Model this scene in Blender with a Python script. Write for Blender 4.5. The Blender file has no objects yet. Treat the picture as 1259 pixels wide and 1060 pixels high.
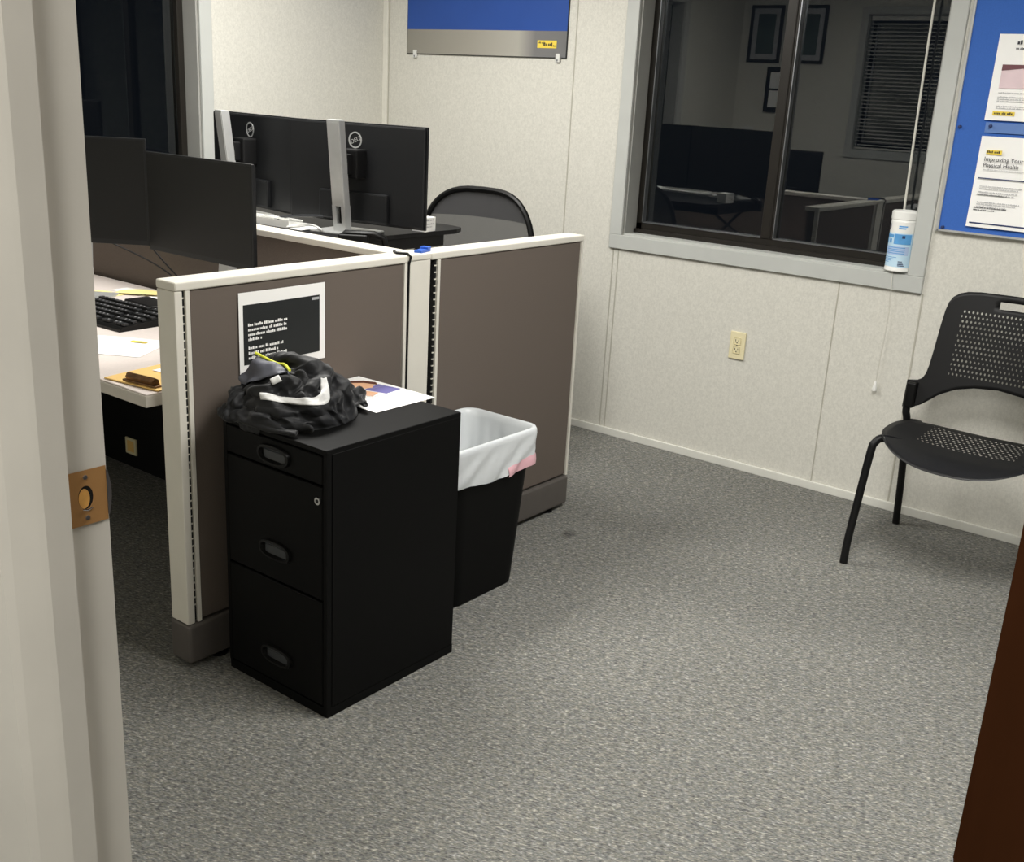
import bpy, bmesh, math, random
from mathutils import Vector, Matrix
random.seed(7)
PI = math.pi
COL = bpy.context.scene.collection

# ------------------------------------------------------------------ materials
def lin(c):
    return tuple(((v/255)/12.92 if v/255 <= .04045 else ((v/255+.055)/1.055)**2.4) for v in c) + (1,)
def mat(name, rgb, rough=.5, metal=0, spec=.5, noise=None, bump=None, alpha=1, trans=0, ior=1.45, sheen=0, emis=None, sub=0):
    """noise=(scale, amount 0..1), bump=(scale, strength, distance)"""
    m = bpy.data.materials.new(name); m.use_nodes = True
    nt = m.node_tree; b = nt.nodes['Principled BSDF']
    b.inputs['Base Color'].default_value = lin(rgb)
    b.inputs['Roughness'].default_value = rough; b.inputs['Metallic'].default_value = metal
    b.inputs['Specular IOR Level'].default_value = spec; b.inputs['IOR'].default_value = ior
    b.inputs['Transmission Weight'].default_value = trans; b.inputs['Alpha'].default_value = alpha
    b.inputs['Sheen Weight'].default_value = sheen
    if sub:
        b.inputs['Subsurface Weight'].default_value = sub
    if emis:
        b.inputs['Emission Color'].default_value = lin(emis[0]); b.inputs['Emission Strength'].default_value = emis[1]
    tc = nt.nodes.new('ShaderNodeTexCoord')
    if noise:
        n = nt.nodes.new('ShaderNodeTexNoise'); n.inputs['Scale'].default_value = noise[0]; n.inputs['Detail'].default_value = 4
        nt.links.new(tc.outputs['Object'], n.inputs['Vector'])
        r = nt.nodes.new('ShaderNodeMapRange'); r.inputs['From Min'].default_value = .25; r.inputs['From Max'].default_value = .75
        r.inputs['To Min'].default_value = 1-noise[1]; r.inputs['To Max'].default_value = 1+noise[1]
        nt.links.new(n.outputs['Fac'], r.inputs['Value'])
        mx = nt.nodes.new('ShaderNodeMix'); mx.data_type = 'RGBA'; mx.blend_type = 'MULTIPLY'; mx.inputs['Factor'].default_value = 1
        mx.inputs[6].default_value = lin(rgb); nt.links.new(r.outputs['Result'], mx.inputs[7])
        nt.links.new(mx.outputs[2], b.inputs['Base Color'])
    if bump:
        n2 = nt.nodes.new('ShaderNodeTexNoise'); n2.inputs['Scale'].default_value = bump[0]; n2.inputs['Detail'].default_value = 3
        nt.links.new(tc.outputs['Object'], n2.inputs['Vector'])
        bp = nt.nodes.new('ShaderNodeBump'); bp.inputs['Strength'].default_value = bump[1]; bp.inputs['Distance'].default_value = bump[2]
        nt.links.new(n2.outputs['Fac'], bp.inputs['Height']); nt.links.new(bp.outputs['Normal'], b.inputs['Normal'])
    return m

def carpet_mat():
    m = bpy.data.materials.new('carpet'); m.use_nodes = True; nt = m.node_tree; b = nt.nodes['Principled BSDF']
    b.inputs['Roughness'].default_value = 1; b.inputs['Specular IOR Level'].default_value = .05
    tc = nt.nodes.new('ShaderNodeTexCoord'); mr = nt.nodes.new('ShaderNodeMapping'); mr.inputs['Rotation'].default_value = (0, 0, -.38); nt.links.new(tc.outputs['Object'], mr.inputs['Vector'])
    mp = nt.nodes.new('ShaderNodeMapping'); mp.inputs['Scale'].default_value = (.42, 1, 1)
    nt.links.new(mr.outputs[0], mp.inputs['Vector'])
    def noise(s, d=2, vec=mp):
        n = nt.nodes.new('ShaderNodeTexNoise'); n.inputs['Scale'].default_value = s; n.inputs['Detail'].default_value = d
        nt.links.new(vec.outputs[0], n.inputs['Vector']); return n
    n1 = noise(250, 3); n2 = noise(95, 2); n3 = noise(1.3, 3)
    v = nt.nodes.new('ShaderNodeTexVoronoi'); v.inputs['Scale'].default_value = 230; nt.links.new(mp.outputs[0], v.inputs['Vector'])
    a = nt.nodes.new('ShaderNodeMath'); a.operation = 'ADD'
    nt.links.new(n1.outputs['Fac'], a.inputs[0])
    a2 = nt.nodes.new('ShaderNodeMath'); a2.operation = 'MULTIPLY'; a2.inputs[1].default_value = .5; nt.links.new(n2.outputs['Fac'], a2.inputs[0])
    nt.links.new(a2.outputs[0], a.inputs[1])
    cr = nt.nodes.new('ShaderNodeValToRGB'); e = cr.color_ramp.elements
    e[0].position = .52; e[0].color = lin((84, 84, 83)); e[1].position = 1.0; e[1].color = lin((184, 182, 174))
    x = e.new(.70); x.color = lin((116, 116, 112)); x = e.new(.84); x.color = lin((138, 137, 131))
    nt.links.new(a.outputs[0], cr.inputs['Fac'])
    hue = nt.nodes.new('ShaderNodeMix'); hue.data_type = 'RGBA'; hue.blend_type = 'MULTIPLY'; hue.inputs['Factor'].default_value = .22
    cr2 = nt.nodes.new('ShaderNodeValToRGB'); cr2.color_ramp.elements[0].color = lin((190, 200, 225)); cr2.color_ramp.elements[1].color = lin((255, 246, 225))
    cr2.color_ramp.elements[0].position = .3; cr2.color_ramp.elements[1].position = .7
    nt.links.new(v.outputs['Color'], cr2.inputs['Fac'])
    nt.links.new(cr.outputs[0], hue.inputs[6]); nt.links.new(cr2.outputs[0], hue.inputs[7])
    w = nt.nodes.new('ShaderNodeMapRange'); w.inputs['From Min'].default_value = .3; w.inputs['From Max'].default_value = .7
    w.inputs['To Min'].default_value = .82; w.inputs['To Max'].default_value = 1.05; nt.links.new(n3.outputs['Fac'], w.inputs['Value'])
    # one worn dark stain near the partition end
    sp = nt.nodes.new('ShaderNodeVectorMath'); sp.operation = 'DISTANCE'; sp.inputs[1].default_value = STAIN
    nt.links.new(tc.outputs['Object'], sp.inputs[0])
    nj = noise(26, 2, tc); nt.links.new(tc.outputs['Object'], nj.inputs['Vector'])
    sj = nt.nodes.new('ShaderNodeMath'); sj.operation = 'MULTIPLY_ADD'; sj.inputs[1].default_value = .05
    nt.links.new(nj.outputs['Fac'], sj.inputs[0]); nt.links.new(sp.outputs['Value'], sj.inputs[2])
    sr = nt.nodes.new('ShaderNodeMapRange'); sr.inputs['From Min'].default_value = .035; sr.inputs['From Max'].default_value = .065
    sr.inputs['To Min'].default_value = .5; sr.inputs['To Max'].default_value = 1; nt.links.new(sj.outputs[0], sr.inputs['Value'])
    mm = nt.nodes.new('ShaderNodeMath'); mm.operation = 'MULTIPLY'; nt.links.new(w.outputs[0], mm.inputs[0]); nt.links.new(sr.outputs[0], mm.inputs[1])
    mx = nt.nodes.new('ShaderNodeMix'); mx.data_type = 'RGBA'; mx.blend_type = 'MULTIPLY'; mx.inputs['Factor'].default_value = 1
    nt.links.new(hue.outputs[2], mx.inputs[6]); nt.links.new(mm.outputs[0], mx.inputs[7]); nt.links.new(mx.outputs[2], b.inputs['Base Color'])
    bp = nt.nodes.new('ShaderNodeBump'); bp.inputs['Strength'].default_value = .6; bp.inputs['Distance'].default_value = .004
    nt.links.new(a.outputs[0], bp.inputs['Height']); nt.links.new(bp.outputs['Normal'], b.inputs['Normal'])
    return m

def wall_mat(name, rgb):
    m = bpy.data.materials.new(name); m.use_nodes = True; nt = m.node_tree; b = nt.nodes['Principled BSDF']
    b.inputs['Roughness'].default_value = .75; b.inputs['Specular IOR Level'].default_value = .25
    tc = nt.nodes.new('ShaderNodeTexCoord'); mp = nt.nodes.new('ShaderNodeMapping'); mp.inputs['Scale'].default_value = (1, 1, .8)
    nt.links.new(tc.outputs['Object'], mp.inputs['Vector'])
    n = nt.nodes.new('ShaderNodeTexNoise'); n.inputs['Scale'].default_value = 190; n.inputs['Detail'].default_value = 3
    nt.links.new(mp.outputs[0], n.inputs['Vector'])
    n2 = nt.nodes.new('ShaderNodeTexNoise'); n2.inputs['Scale'].default_value = 105; n2.inputs['Detail'].default_value = 3
    nt.links.new(mp.outputs[0], n2.inputs['Vector'])
    ad = nt.nodes.new('ShaderNodeMath'); ad.operation = 'ADD'; nt.links.new(n.outputs['Fac'], ad.inputs[0]); nt.links.new(n2.outputs['Fac'], ad.inputs[1])
    r = nt.nodes.new('ShaderNodeMapRange'); r.inputs['From Min'].default_value = .75; r.inputs['From Max'].default_value = 1.25
    r.inputs['To Min'].default_value = .91; r.inputs['To Max'].default_value = 1.06; nt.links.new(ad.outputs[0], r.inputs['Value'])
    mx = nt.nodes.new('ShaderNodeMix'); mx.data_type = 'RGBA'; mx.blend_type = 'MULTIPLY'; mx.inputs['Factor'].default_value = 1
    mx.inputs[6].default_value = lin(rgb); nt.links.new(r.outputs[0], mx.inputs[7]); nt.links.new(mx.outputs[2], b.inputs['Base Color'])
    bp = nt.nodes.new('ShaderNodeBump'); bp.inputs['Strength'].default_value = .25; bp.inputs['Distance'].default_value = .002
    nt.links.new(n.outputs['Fac'], bp.inputs['Height']); nt.links.new(bp.outputs['Normal'], b.inputs['Normal'])
    return m

def holes_mat(name, rgb, nu, nv, radius, window, rough=.4):
    """plastic with a staggered dot pattern cut out (UV space), inside window=(u0,u1,v0,v1)"""
    m = bpy.data.materials.new(name); m.use_nodes = True; nt = m.node_tree; b = nt.nodes['Principled BSDF']
    b.inputs['Base Color'].default_value = lin(rgb); b.inputs['Roughness'].default_value = rough; b.inputs['Specular IOR Level'].default_value = .3
    uv = nt.nodes.new('ShaderNodeUVMap'); sx = nt.nodes.new('ShaderNodeSeparateXYZ'); nt.links.new(uv.outputs[0], sx.inputs[0])
    def M(op, a, bb=None, c=None):
        n = nt.nodes.new('ShaderNodeMath'); n.operation = op
        for i, v in enumerate((a, bb, c)):
            if v is None: continue
            if isinstance(v, (int, float)): n.inputs[i].default_value = v
            else: nt.links.new(v, n.inputs[i])
        return n.outputs[0]
    U, V = sx.outputs[0], sx.outputs[1]
    vr = M('MULTIPLY', V, nv); row = M('FLOOR', vr)
    sh = M('MULTIPLY', M('MODULO', row, 2), .5)
    fu = M('SUBTRACT', M('FRACT', M('ADD', M('MULTIPLY', U, nu), sh)), .5); fv = M('SUBTRACT', M('FRACT', vr), .5)
    d = M('SQRT', M('ADD', M('MULTIPLY', fu, fu), M('MULTIPLY', fv, fv)))
    h = M('LESS_THAN', d, radius)
    for o, i in ((M('GREATER_THAN', U, window[0]), 0), (M('LESS_THAN', U, window[1]), 0), (M('GREATER_THAN', V, window[2]), 0), (M('LESS_THAN', V, window[3]), 0)):
        h = M('MULTIPLY', h, o)
    nt.links.new(M('SUBTRACT', 1, h), b.inputs['Alpha'])
    return m

def mesh_mat(name, rgb, n, keep):
    m = bpy.data.materials.new(name); m.use_nodes = True; nt = m.node_tree; b = nt.nodes['Principled BSDF']
    b.inputs['Base Color'].default_value = lin(rgb); b.inputs['Roughness'].default_value = .6
    b.inputs['Alpha'].default_value = keep
    tc = nt.nodes.new('ShaderNodeTexCoord'); w = nt.nodes.new('ShaderNodeTexWave'); w.inputs['Scale'].default_value = n; w.inputs['Distortion'].default_value = 1
    nt.links.new(tc.outputs['Object'], w.inputs['Vector'])
    r = nt.nodes.new('ShaderNodeMapRange'); r.inputs['To Min'].default_value = keep-.08; r.inputs['To Max'].default_value = keep+.08
    nt.links.new(w.outputs['Fac'], r.inputs['Value']); nt.links.new(r.outputs[0], b.inputs['Alpha'])
    return m

# ------------------------------------------------------------------ geometry
class MB:
    def __init__(s): s.bm = bmesh.new(); s.uv = None
    def _xf(s, vs, M):
        if M is not None:
            for v in vs: v.co = M @ v.co
    def box(s, a, b, bev=0, seg=2, M=None):
        g = bmesh.ops.create_cube(s.bm, size=1)['verts']
        for v in g: v.co = Vector([(a[i]+b[i])/2 + v.co[i]*abs(b[i]-a[i]) for i in range(3)])
        if bev:
            es = list({e for v in g for e in v.link_edges})
            r = bmesh.ops.bevel(s.bm, geom=es, offset=bev, segments=seg, affect='EDGES', profile=.6)
            g = list({v for f in r['faces'] for v in f.verts} | {v for v in g if v.is_valid})
        s._xf(g, M); return s
    def cyl(s, p0, p1, r0, r1=None, n=20, caps=True):
        r1 = r0 if r1 is None else r1
        return s.tube([p0, p1], [r0, r1], n, caps)
    def tube(s, pts, r, n=10, caps=True, flat=None):
        pts = [Vector(p) for p in pts]; rs = r if isinstance(r, (list, tuple)) else [r]*len(pts)
        up = Vector((0, 0, 1)); rings = []; prev = None
        for i, p in enumerate(pts):
            t = (pts[min(i+1, len(pts)-1)]-pts[max(i-1, 0)]).normalized()
            if prev is None:
                a = t.cross(up)
                if a.length < 1e-3: a = t.cross(Vector((1, 0, 0)))
            else: a = prev - t*prev.dot(t)
            a.normalize(); prev = a; b = t.cross(a)
            rings.append([s.bm.verts.new(p + a*math.cos(2*PI*k/n)*rs[i] + b*math.sin(2*PI*k/n)*rs[i]*(flat or 1)) for k in range(n)])
        for q, w in zip(rings, rings[1:]):
            for k in range(n): s.bm.faces.new((q[k], q[(k+1) % n], w[(k+1) % n], w[k]))
        if caps: s.bm.faces.new(rings[0][::-1]); s.bm.faces.new(rings[-1])
        return s
    def lathe(s, c, prof, n=28, M=None):
        rings = []
        for r, z in prof:
            rings.append([s.bm.verts.new((c[0]+max(r, 1e-4)*math.cos(2*PI*k/n), c[1]+max(r, 1e-4)*math.sin(2*PI*k/n), c[2]+z)) for k in range(n)])
        for q, w in zip(rings, rings[1:]):
            for k in range(n): s.bm.faces.new((q[k], q[(k+1) % n], w[(k+1) % n], w[k]))
        s._xf([v for r in rings for v in r], M); return s
    def poly(s, pts, M=None):
        vs = [s.bm.verts.new(p) for p in pts]; s._xf(vs, M); s.bm.faces.new(vs); return s
    def prism(s, pts, d, M=None):
        """closed 3-D polygon pts extruded by vector d"""
        d = Vector(d); a = [s.bm.verts.new(p) for p in pts]; b = [s.bm.verts.new(Vector(p)+d) for p in pts]; n = len(a)
        s._xf(a+b, M)
        s.bm.faces.new(a[::-1]); s.bm.faces.new(b)
        for i in range(n): s.bm.faces.new((a[i], a[(i+1) % n], b[(i+1) % n], b[i]))
        return s
    def grid(s, rows, uvs=None, closed=False):
        V = [[s.bm.verts.new(p) for p in r] for r in rows]
        if uvs and s.uv is None: s.uv = s.bm.loops.layers.uv.new('UVMap')
        for j in range(len(V)-1):
            m = len(V[j]); K = m if closed else m-1
            for i in range(K):
                q = ((j, i), (j, (i+1) % m), (j+1, (i+1) % m), (j+1, i))
                f = s.bm.faces.new([V[a][b] for a, b in q])
                if uvs:
                    for l, (a, b) in zip(f.loops, q): l[s.uv].uv = uvs[a][b]
        return s
    def bar_text(s, o, ux, uy, lines, h, seed=1, off=None):
        """rows of little letter-like strokes; o = top-left, ux / uy unit vectors right / down; lines = (y, length)"""
        rnd = random.Random(seed); o = Vector(o); ux = Vector(ux); uy = Vector(uy)
        for y, L in lines:
            x = 0; k = rnd.randint(2, 7)
            while x < L:
                w = h*rnd.uniform(.35, .7); t = y + (0 if rnd.random() < .3 else h*.28)
                p = o+ux*x+uy*t
                s.poly([p, p+uy*(y+h-t), p+ux*w+uy*(y+h-t), p+ux*w])
                x += w+h*.12; k -= 1
                if k == 0: x += h*.45; k = rnd.randint(2, 7)
        return s
    def build(s, name, m, parent=None, world=True, smooth=False, origin=None, recalc=True):
        if recalc: bmesh.ops.recalc_face_normals(s.bm, faces=s.bm.faces)
        if parent is not None: off = ROOT[parent.name] if world else Vector((0, 0, 0))
        elif origin is not None: off = Vector(origin)
        else:
            cs = [v.co for v in s.bm.verts]
            off = Vector(((min(c.x for c in cs)+max(c.x for c in cs))/2, (min(c.y for c in cs)+max(c.y for c in cs))/2, min(c.z for c in cs)))
        if off.length:
            for v in s.bm.verts: v.co -= off
        me = bpy.data.meshes.new(name); s.bm.to_mesh(me); s.bm.free()
        for mm in (m if isinstance(m, (list, tuple)) else [m]): me.materials.append(mm)
        if smooth:
            me.polygons.foreach_set('use_smooth', [True]*len(me.polygons))
            if smooth != 'all': me.set_sharp_from_angle(angle=math.radians(38))
        o = bpy.data.objects.new(name, me); COL.objects.link(o)
        if parent is not None: o.parent = parent; ROOT[o.name] = ROOT[parent.name]
        else: o.location = off; ROOT[o.name] = off
        return o
ROOT = {}
def tag(o, label, cat, group=None, kind=None):
    if label: o['label'] = label
    if cat: o['category'] = cat
    if group: o['group'] = group
    if kind: o['kind'] = kind
    return o
def thing(name, label, cat, loc, rz=0, group=None):
    o = bpy.data.objects.new(name, None); o.empty_display_size = .05; COL.objects.link(o)
    o.location = loc; o.rotation_euler = (0, 0, rz); ROOT[o.name] = Vector(loc)
    return tag(o, label, cat, group)
def struct(o): o['kind'] = 'structure'; return o
def dup(root, loc, rz, label, group=None):
    r = root.copy(); COL.objects.link(r); r.location = loc; r.rotation_euler = (0, 0, rz); r['label'] = label; ROOT[r.name] = Vector(loc)
    if group: r['group'] = group
    for ch in list(root.children):
        c = ch.copy(); COL.objects.link(c); c.parent = r
        for g in list(ch.children):
            d = g.copy(); COL.objects.link(d); d.parent = c
    return r
def text_obj(name, body, size, m, parent, M, ext=.0004, sx=1):
    cu = bpy.data.curves.new(name, 'FONT'); cu.body = body; cu.size = size; cu.extrude = ext; cu.align_x = 'LEFT'
    t = bpy.data.objects.new(name, cu); COL.objects.link(t)
    me = bpy.data.meshes.new_from_object(t.evaluated_get(bpy.context.evaluated_depsgraph_get()))
    bpy.data.objects.remove(t)
    S = Matrix.Diagonal((sx, 1, 1, 1)); me.transform(M @ S)
    if parent is not None: me.transform(Matrix.Translation(-ROOT[parent.name]))
    me.materials.append(m)
    o = bpy.data.objects.new(name, me); COL.objects.link(o); o.parent = parent
    if parent is not None: ROOT[o.name] = ROOT[parent.name]
    return o

PINK = range(146, 172)
LIGHTS = [('white ceiling light over the cubicle', -3.0, 2.6, .55, 1.15, 46), ('white ceiling light over the open floor', -.7, 2.2, .55, 1.15, 54), ('white ceiling light in the hallway', -.3, -.8, .5, 1.0, 40)]

# ------------------------------------------------------------------ camera
H = 1.5
yaw, pitch, roll, F = math.radians(37.561), math.radians(17.8896), math.radians(-3.0769), 1340.0
fw = Vector((-math.sin(yaw)*math.cos(pitch), math.cos(yaw)*math.cos(pitch), -math.sin(pitch)))
rt = Vector((math.cos(yaw), math.sin(yaw), 0)); dn = fw.cross(rt)
c_, s_ = math.cos(roll), math.sin(roll)
rt, dn = c_*rt+s_*dn, -s_*rt+c_*dn
cam = bpy.data.objects.new('camera', bpy.data.cameras.new('camera')); COL.objects.link(cam)
cam.matrix_world = Matrix(((rt.x, -dn.x, -fw.x, 0), (rt.y, -dn.y, -fw.y, 0), (rt.z, -dn.z, -fw.z, H), (0, 0, 0, 1)))
cam.data.sensor_fit = 'HORIZONTAL'; cam.data.sensor_width = 36; cam.data.lens = F/1259*36
cam.data.shift_x = (629.5-623)/1259; cam.data.shift_y = (545-530)/1259; cam.data.clip_start = .02
bpy.context.scene.camera = cam
bpy.context.scene.view_settings.view_transform = 'Standard'
bpy.context.scene.view_settings.look = 'None'
bpy.context.scene.view_settings.exposure = 0

STAIN = (-2.02, 3.02, 0)
# ------------------------------------------------------------------ palette
m_carpet = carpet_mat()
m_wall = wall_mat('vinyl_wall', (208, 206, 197))
m_hall = mat('hall_paint', (176, 174, 166), .7, noise=(3, .05))
m_ceil = mat('ceiling_tile', (222, 220, 212), .9, noise=(60, .06))
m_batten = mat('batten', (222, 220, 210), .7, noise=(30, .05))
m_seam = mat('seam', (176, 173, 161), .8, noise=(30, .05))
m_base = mat('cream_base', (214, 213, 205), .6, noise=(6, .05))
m_jamb = mat('jamb_paint', (200, 196, 187), .45, noise=(7, .05), bump=(60, .08, .002))
m_brass = mat('brass', (178, 134, 84), .5, .35, noise=(20, .08))
m_gold = mat('pocket_gold_lit', (214, 160, 84), .6, noise=(60, .2))  # gold tint for light showing through the strike hole
m_steel = mat('steel', (150, 152, 155), .35, .9, noise=(40, .08))
m_casing = mat('grey_casing', (184, 186, 182), .5, noise=(8, .04))
m_reveal = mat('reveal', (150, 150, 146), .6, noise=(8, .05))
m_alu = mat('bronze_aluminium', (38, 35, 31), .4, .3, noise=(20, .1))
m_glass = mat('glass', (235, 242, 240), .0, trans=1, ior=1.62, noise=(2, .01))
m_cap = mat('cream_trim', (218, 214, 203), .45, noise=(12, .03))
m_fabric = mat('taupe_fabric', (104, 95, 88), .95, spec=.15, noise=(500, .14), bump=(900, .3, .001))
m_kick = mat('taupe_plastic', (88, 83, 79), .5, noise=(20, .05))
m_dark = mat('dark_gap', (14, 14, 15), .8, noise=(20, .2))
m_cab = mat('black_cabinet', (6, 6, 6), .55, spec=.16, noise=(150, .25), bump=(500, .12, .0006))
m_cabin = mat('black_plastic', (10, 10, 10), .45, spec=.3, noise=(50, .1))
m_pocket = mat('grey_pocket', (58, 60, 63), .4, noise=(50, .1))
m_chrome = mat('chrome', (205, 205, 205), .2, 1, noise=(30, .03))
m_black = mat('matte_black', (12, 12, 13), .5, spec=.35, noise=(40, .1))
m_mon = mat('monitor_shell', (22, 23, 25), .4, noise=(60, .06), bump=(500, .05, .0004))
m_screen = mat('screen', (13, 13, 13), .42, spec=.45, noise=(4, .05))
m_silver = mat('silver', (196, 197, 196), .38, .55, noise=(40, .03))
m_desk = mat('laminate', (218, 208, 202), .4, noise=(90, .04))
m_deskedge = mat('laminate_edge', (196, 190, 180), .5, noise=(40, .03))
m_white = mat('white_paper', (244, 243, 240), .75, noise=(9, .02))
m_wplast = mat('white_plastic', (236, 236, 232), .4, noise=(20, .03))
m_yellow = mat('sticky_yellow', (240, 226, 152), .8, noise=(15, .05))
m_manila = mat('manila', (236, 196, 118), .7, noise=(12, .06))
m_ltgrey = mat('print_grey', (176, 176, 178), .8, noise=(30, .1))
m_ink = mat('ink', (52, 52, 60), .8, noise=(30, .1))
m_sign = mat('sign_black', (30, 33, 33), .55, noise=(10, .08))
m_tagy = mat('tag_yellow', (232, 205, 78), .5, noise=(30, .06))
m_blue = mat('poster_blue', (36, 74, 150), .5, noise=(6, .05))
m_felt = mat('blue_felt', (56, 100, 180), .9, noise=(200, .06))
m_bag = mat('bag_film', (226, 230, 232), .32, spec=.5, noise=(9, .05), alpha=.86)
m_pink = mat('bag_pink', (226, 178, 186), .4, noise=(9, .05))
m_bin = mat('bin_black', (6, 6, 6), .55, spec=.16, noise=(40, .12))
m_cloth = mat('jacket_shell', (16, 17, 20), .57, spec=.35, sheen=.12, noise=(260, .18), bump=(700, .25, .0008))
m_lining = mat('jacket_lining', (92, 94, 104), .5, noise=(60, .08))
m_reflect = mat('reflective', (214, 214, 212), .4, noise=(160, .08))
m_neon = mat('neon_piping', (222, 226, 62), .5, noise=(60, .05))
m_seatp = holes_mat('seat_plastic', (20, 20, 21), 30, 26, .27, (.2, .8, .50, .93), .45)
m_backp = holes_mat('back_plastic', (15, 15, 16), 38, 26, .26, (.17, .83, .30, .84), .5)
m_net = mesh_mat('chair_mesh', (66, 66, 68), 90, .8)
m_wood = mat('brown_door', (58, 33, 18), 1, spec=0, noise=(2.5, .15))
m_ivory = mat('ivory', (226, 216, 178), .45, noise=(30, .03))
m_slot = mat('slot', (70, 62, 46), .7, noise=(30, .1))
m_cord = mat('cord', (214, 212, 202), .7, noise=(90, .05))
m_cyan = mat('label_pale', (196, 224, 242), .5, noise=(14, .04))
m_lblue = mat('label_blue', (92, 158, 214), .5, noise=(20, .2))
m_navy = mat('label_navy', (40, 52, 96), .5, noise=(20, .1))
m_skin = mat('print_skin', (228, 178, 142), .7, noise=(20, .1))
m_violet = mat('print_violet', (120, 116, 176), .7, noise=(20, .1))
m_hair = mat('print_brown', (92, 52, 40), .7, noise=(20, .1))
m_rose = mat('print_rose', (222, 200, 204), .7, noise=(14, .08))
m_maroon = mat('print_maroon', (112, 72, 78), .7, noise=(14, .12))
m_bluep = mat('blue_plastic', (40, 92, 190), .4, noise=(20, .05))
m_blind = mat('blind_slat', (206, 204, 196), .5, noise=(20, .04))
m_frame = mat('picture_frame', (20, 18, 17), .4, noise=(20, .1))
m_art = mat('muted_print', (70, 84, 80), .6, noise=(5, .5))
m_lamp = mat('lamp_diffuser', (255, 255, 255), .5, emis=((255, 250, 238), 6), noise=(3, .01))
m_tort = mat('clip_metal', (122, 92, 62), .3, .7, noise=(60, .45))
def grad_mat():
    m = bpy.data.materials.new('poster_silver'); m.use_nodes = True; nt = m.node_tree; b = nt.nodes['Principled BSDF']
    b.inputs['Roughness'].default_value = .5
    tc = nt.nodes.new('ShaderNodeTexCoord'); sx = nt.nodes.new('ShaderNodeSeparateXYZ'); nt.links.new(tc.outputs['Generated'], sx.inputs[0])
    cr = nt.nodes.new('ShaderNodeValToRGB'); e = cr.color_ramp.elements
    e[0].position = 0; e[0].color = lin((136, 133, 124)); e[1].position = 1; e[1].color = lin((108, 108, 108))
    x = e.new(.4); x.color = lin((152, 148, 138)); x = e.new(.72); x.color = lin((168, 165, 156)); x = e.new(.82); x.color = lin((116, 115, 115))
    nt.links.new(sx.outputs[0], cr.inputs[0]); nt.links.new(cr.outputs[0], b.inputs['Base Color']); return m
m_grad = grad_mat()

YB, XL, YF, XR, ZC = 4.144, -4.09, .572, 1.9, 2.42     # back wall, wall with window, door wall, far side wall, ceiling
# ------------------------------------------------------------------ room shell
struct(MB().box((XL-.2, -1.8, -.05), (XR+.2, YB+.25, 0)).build('floor', m_carpet, origin=(0, 0, 0)))
struct(MB().box((XL-.2, -1.8, ZC), (XR+.2, YB+.25, ZC+.06)).build('ceiling', m_ceil))
def wall_with_hole(name, axis, p0, p1, a0, a1, hole, m):
    """axis 'x': wall along x between y=p0..p1; hole=(a,b,z0,z1)"""
    b = MB()
    def bx(u0, u1, z0, z1):
        if u1-u0 < 1e-4 or z1-z0 < 1e-4: return
        b.box((u0, p0, z0), (u1, p1, z1)) if axis == 'x' else b.box((p0, u0, z0), (p1, u1, z1))
    h0, h1, z0, z1 = hole
    bx(a0, h0, 0, ZC); bx(h1, a1, 0, ZC); bx(h0, h1, 0, z0); bx(h0, h1, z1, ZC)
    return struct(b.build(name, m))
W1 = (-2.604, -1.336, .922, 2.14)       # opening of the big window in wall_back
wall_with_hole('wall_back', 'x', YB, YB+.16, XL-.16, XR+.16, W1, m_wall)
W2 = (1.45, 3.03, .93, 2.14)
wall_with_hole('wall_left', 'y', XL-.16, XL, YF-.12, YB, W2, m_wall)
struct(MB().box((XR, -1.8, 0), (XR+.1, YB, ZC)).build('wall_right', m_wall))
DOOR = (-.95, -.03, 0, 2.06)
W3 = (-3.12, -2.26, 1.22, 2.14)
b = MB(); y0, y1 = .46, YF-.004
for x0, x1, z0, z1 in ((XL-.16, W3[0], 0, ZC), (W3[0], W3[1], 0, W3[2]), (W3[0], W3[1], W3[3], ZC), (W3[1], DOOR[0]-.05, 0, ZC), (DOOR[0]-.05, DOOR[1]+.05, DOOR[3]+.05, ZC), (DOOR[1]+.05, XR, 0, ZC)):
    b.box((x0, y0, z0), (x1, y1, z1))
struct(b.build('wall_front', m_wall))
struct(MB().box((XL-.2, -1.9, 0), (XR+.2, -1.8, ZC)).build('wall_hallway', m_hall))
struct(MB().box((XL-.2, -1.8, 0), (XL-.1, .44, ZC)).build('wall_hallway_end', m_hall))
# wall seams, corner trim, baseboards
for i, (x, w, z0, z1, m) in enumerate(((-2.925, .005, .03, ZC, m_seam), (-2.645, .005, .03, .86, m_seam), (-2.618, .005, .03, .86, m_seam),
                                       (-1.594, .004, .03, .86, m_seam), (-1.271, .006, .03, .86, m_seam), (-.05, .006, .03, ZC, m_seam))):
    struct(MB().box((x-w/2, YB-.002, z0), (x+w/2, YB+.001, z1)).build('trim_%d' % (i+1), m))
struct(MB().box((XL, YB-.012, .03), (XL+.03, YB, ZC), .003).build('trim_7', m_batten))
struct(MB().box((XL+.03, YB-.003, .03), (XL+.036, YB, ZC)).build('trim_8', m_seam))
struct(MB().box((XL, YB-.012, 0), (XR, YB, .034), .003).build('baseboard_back', m_base))
struct(MB().box((XL, YF, 0), (XL+.012, YB-.012, .034), .003).build('baseboard_left', m_base))
struct(MB().box((XL+.012, YF-.004, 0), (DOOR[0]-.06, YF+.01, .034), .003).build('baseboard_front', m_base))

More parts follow.
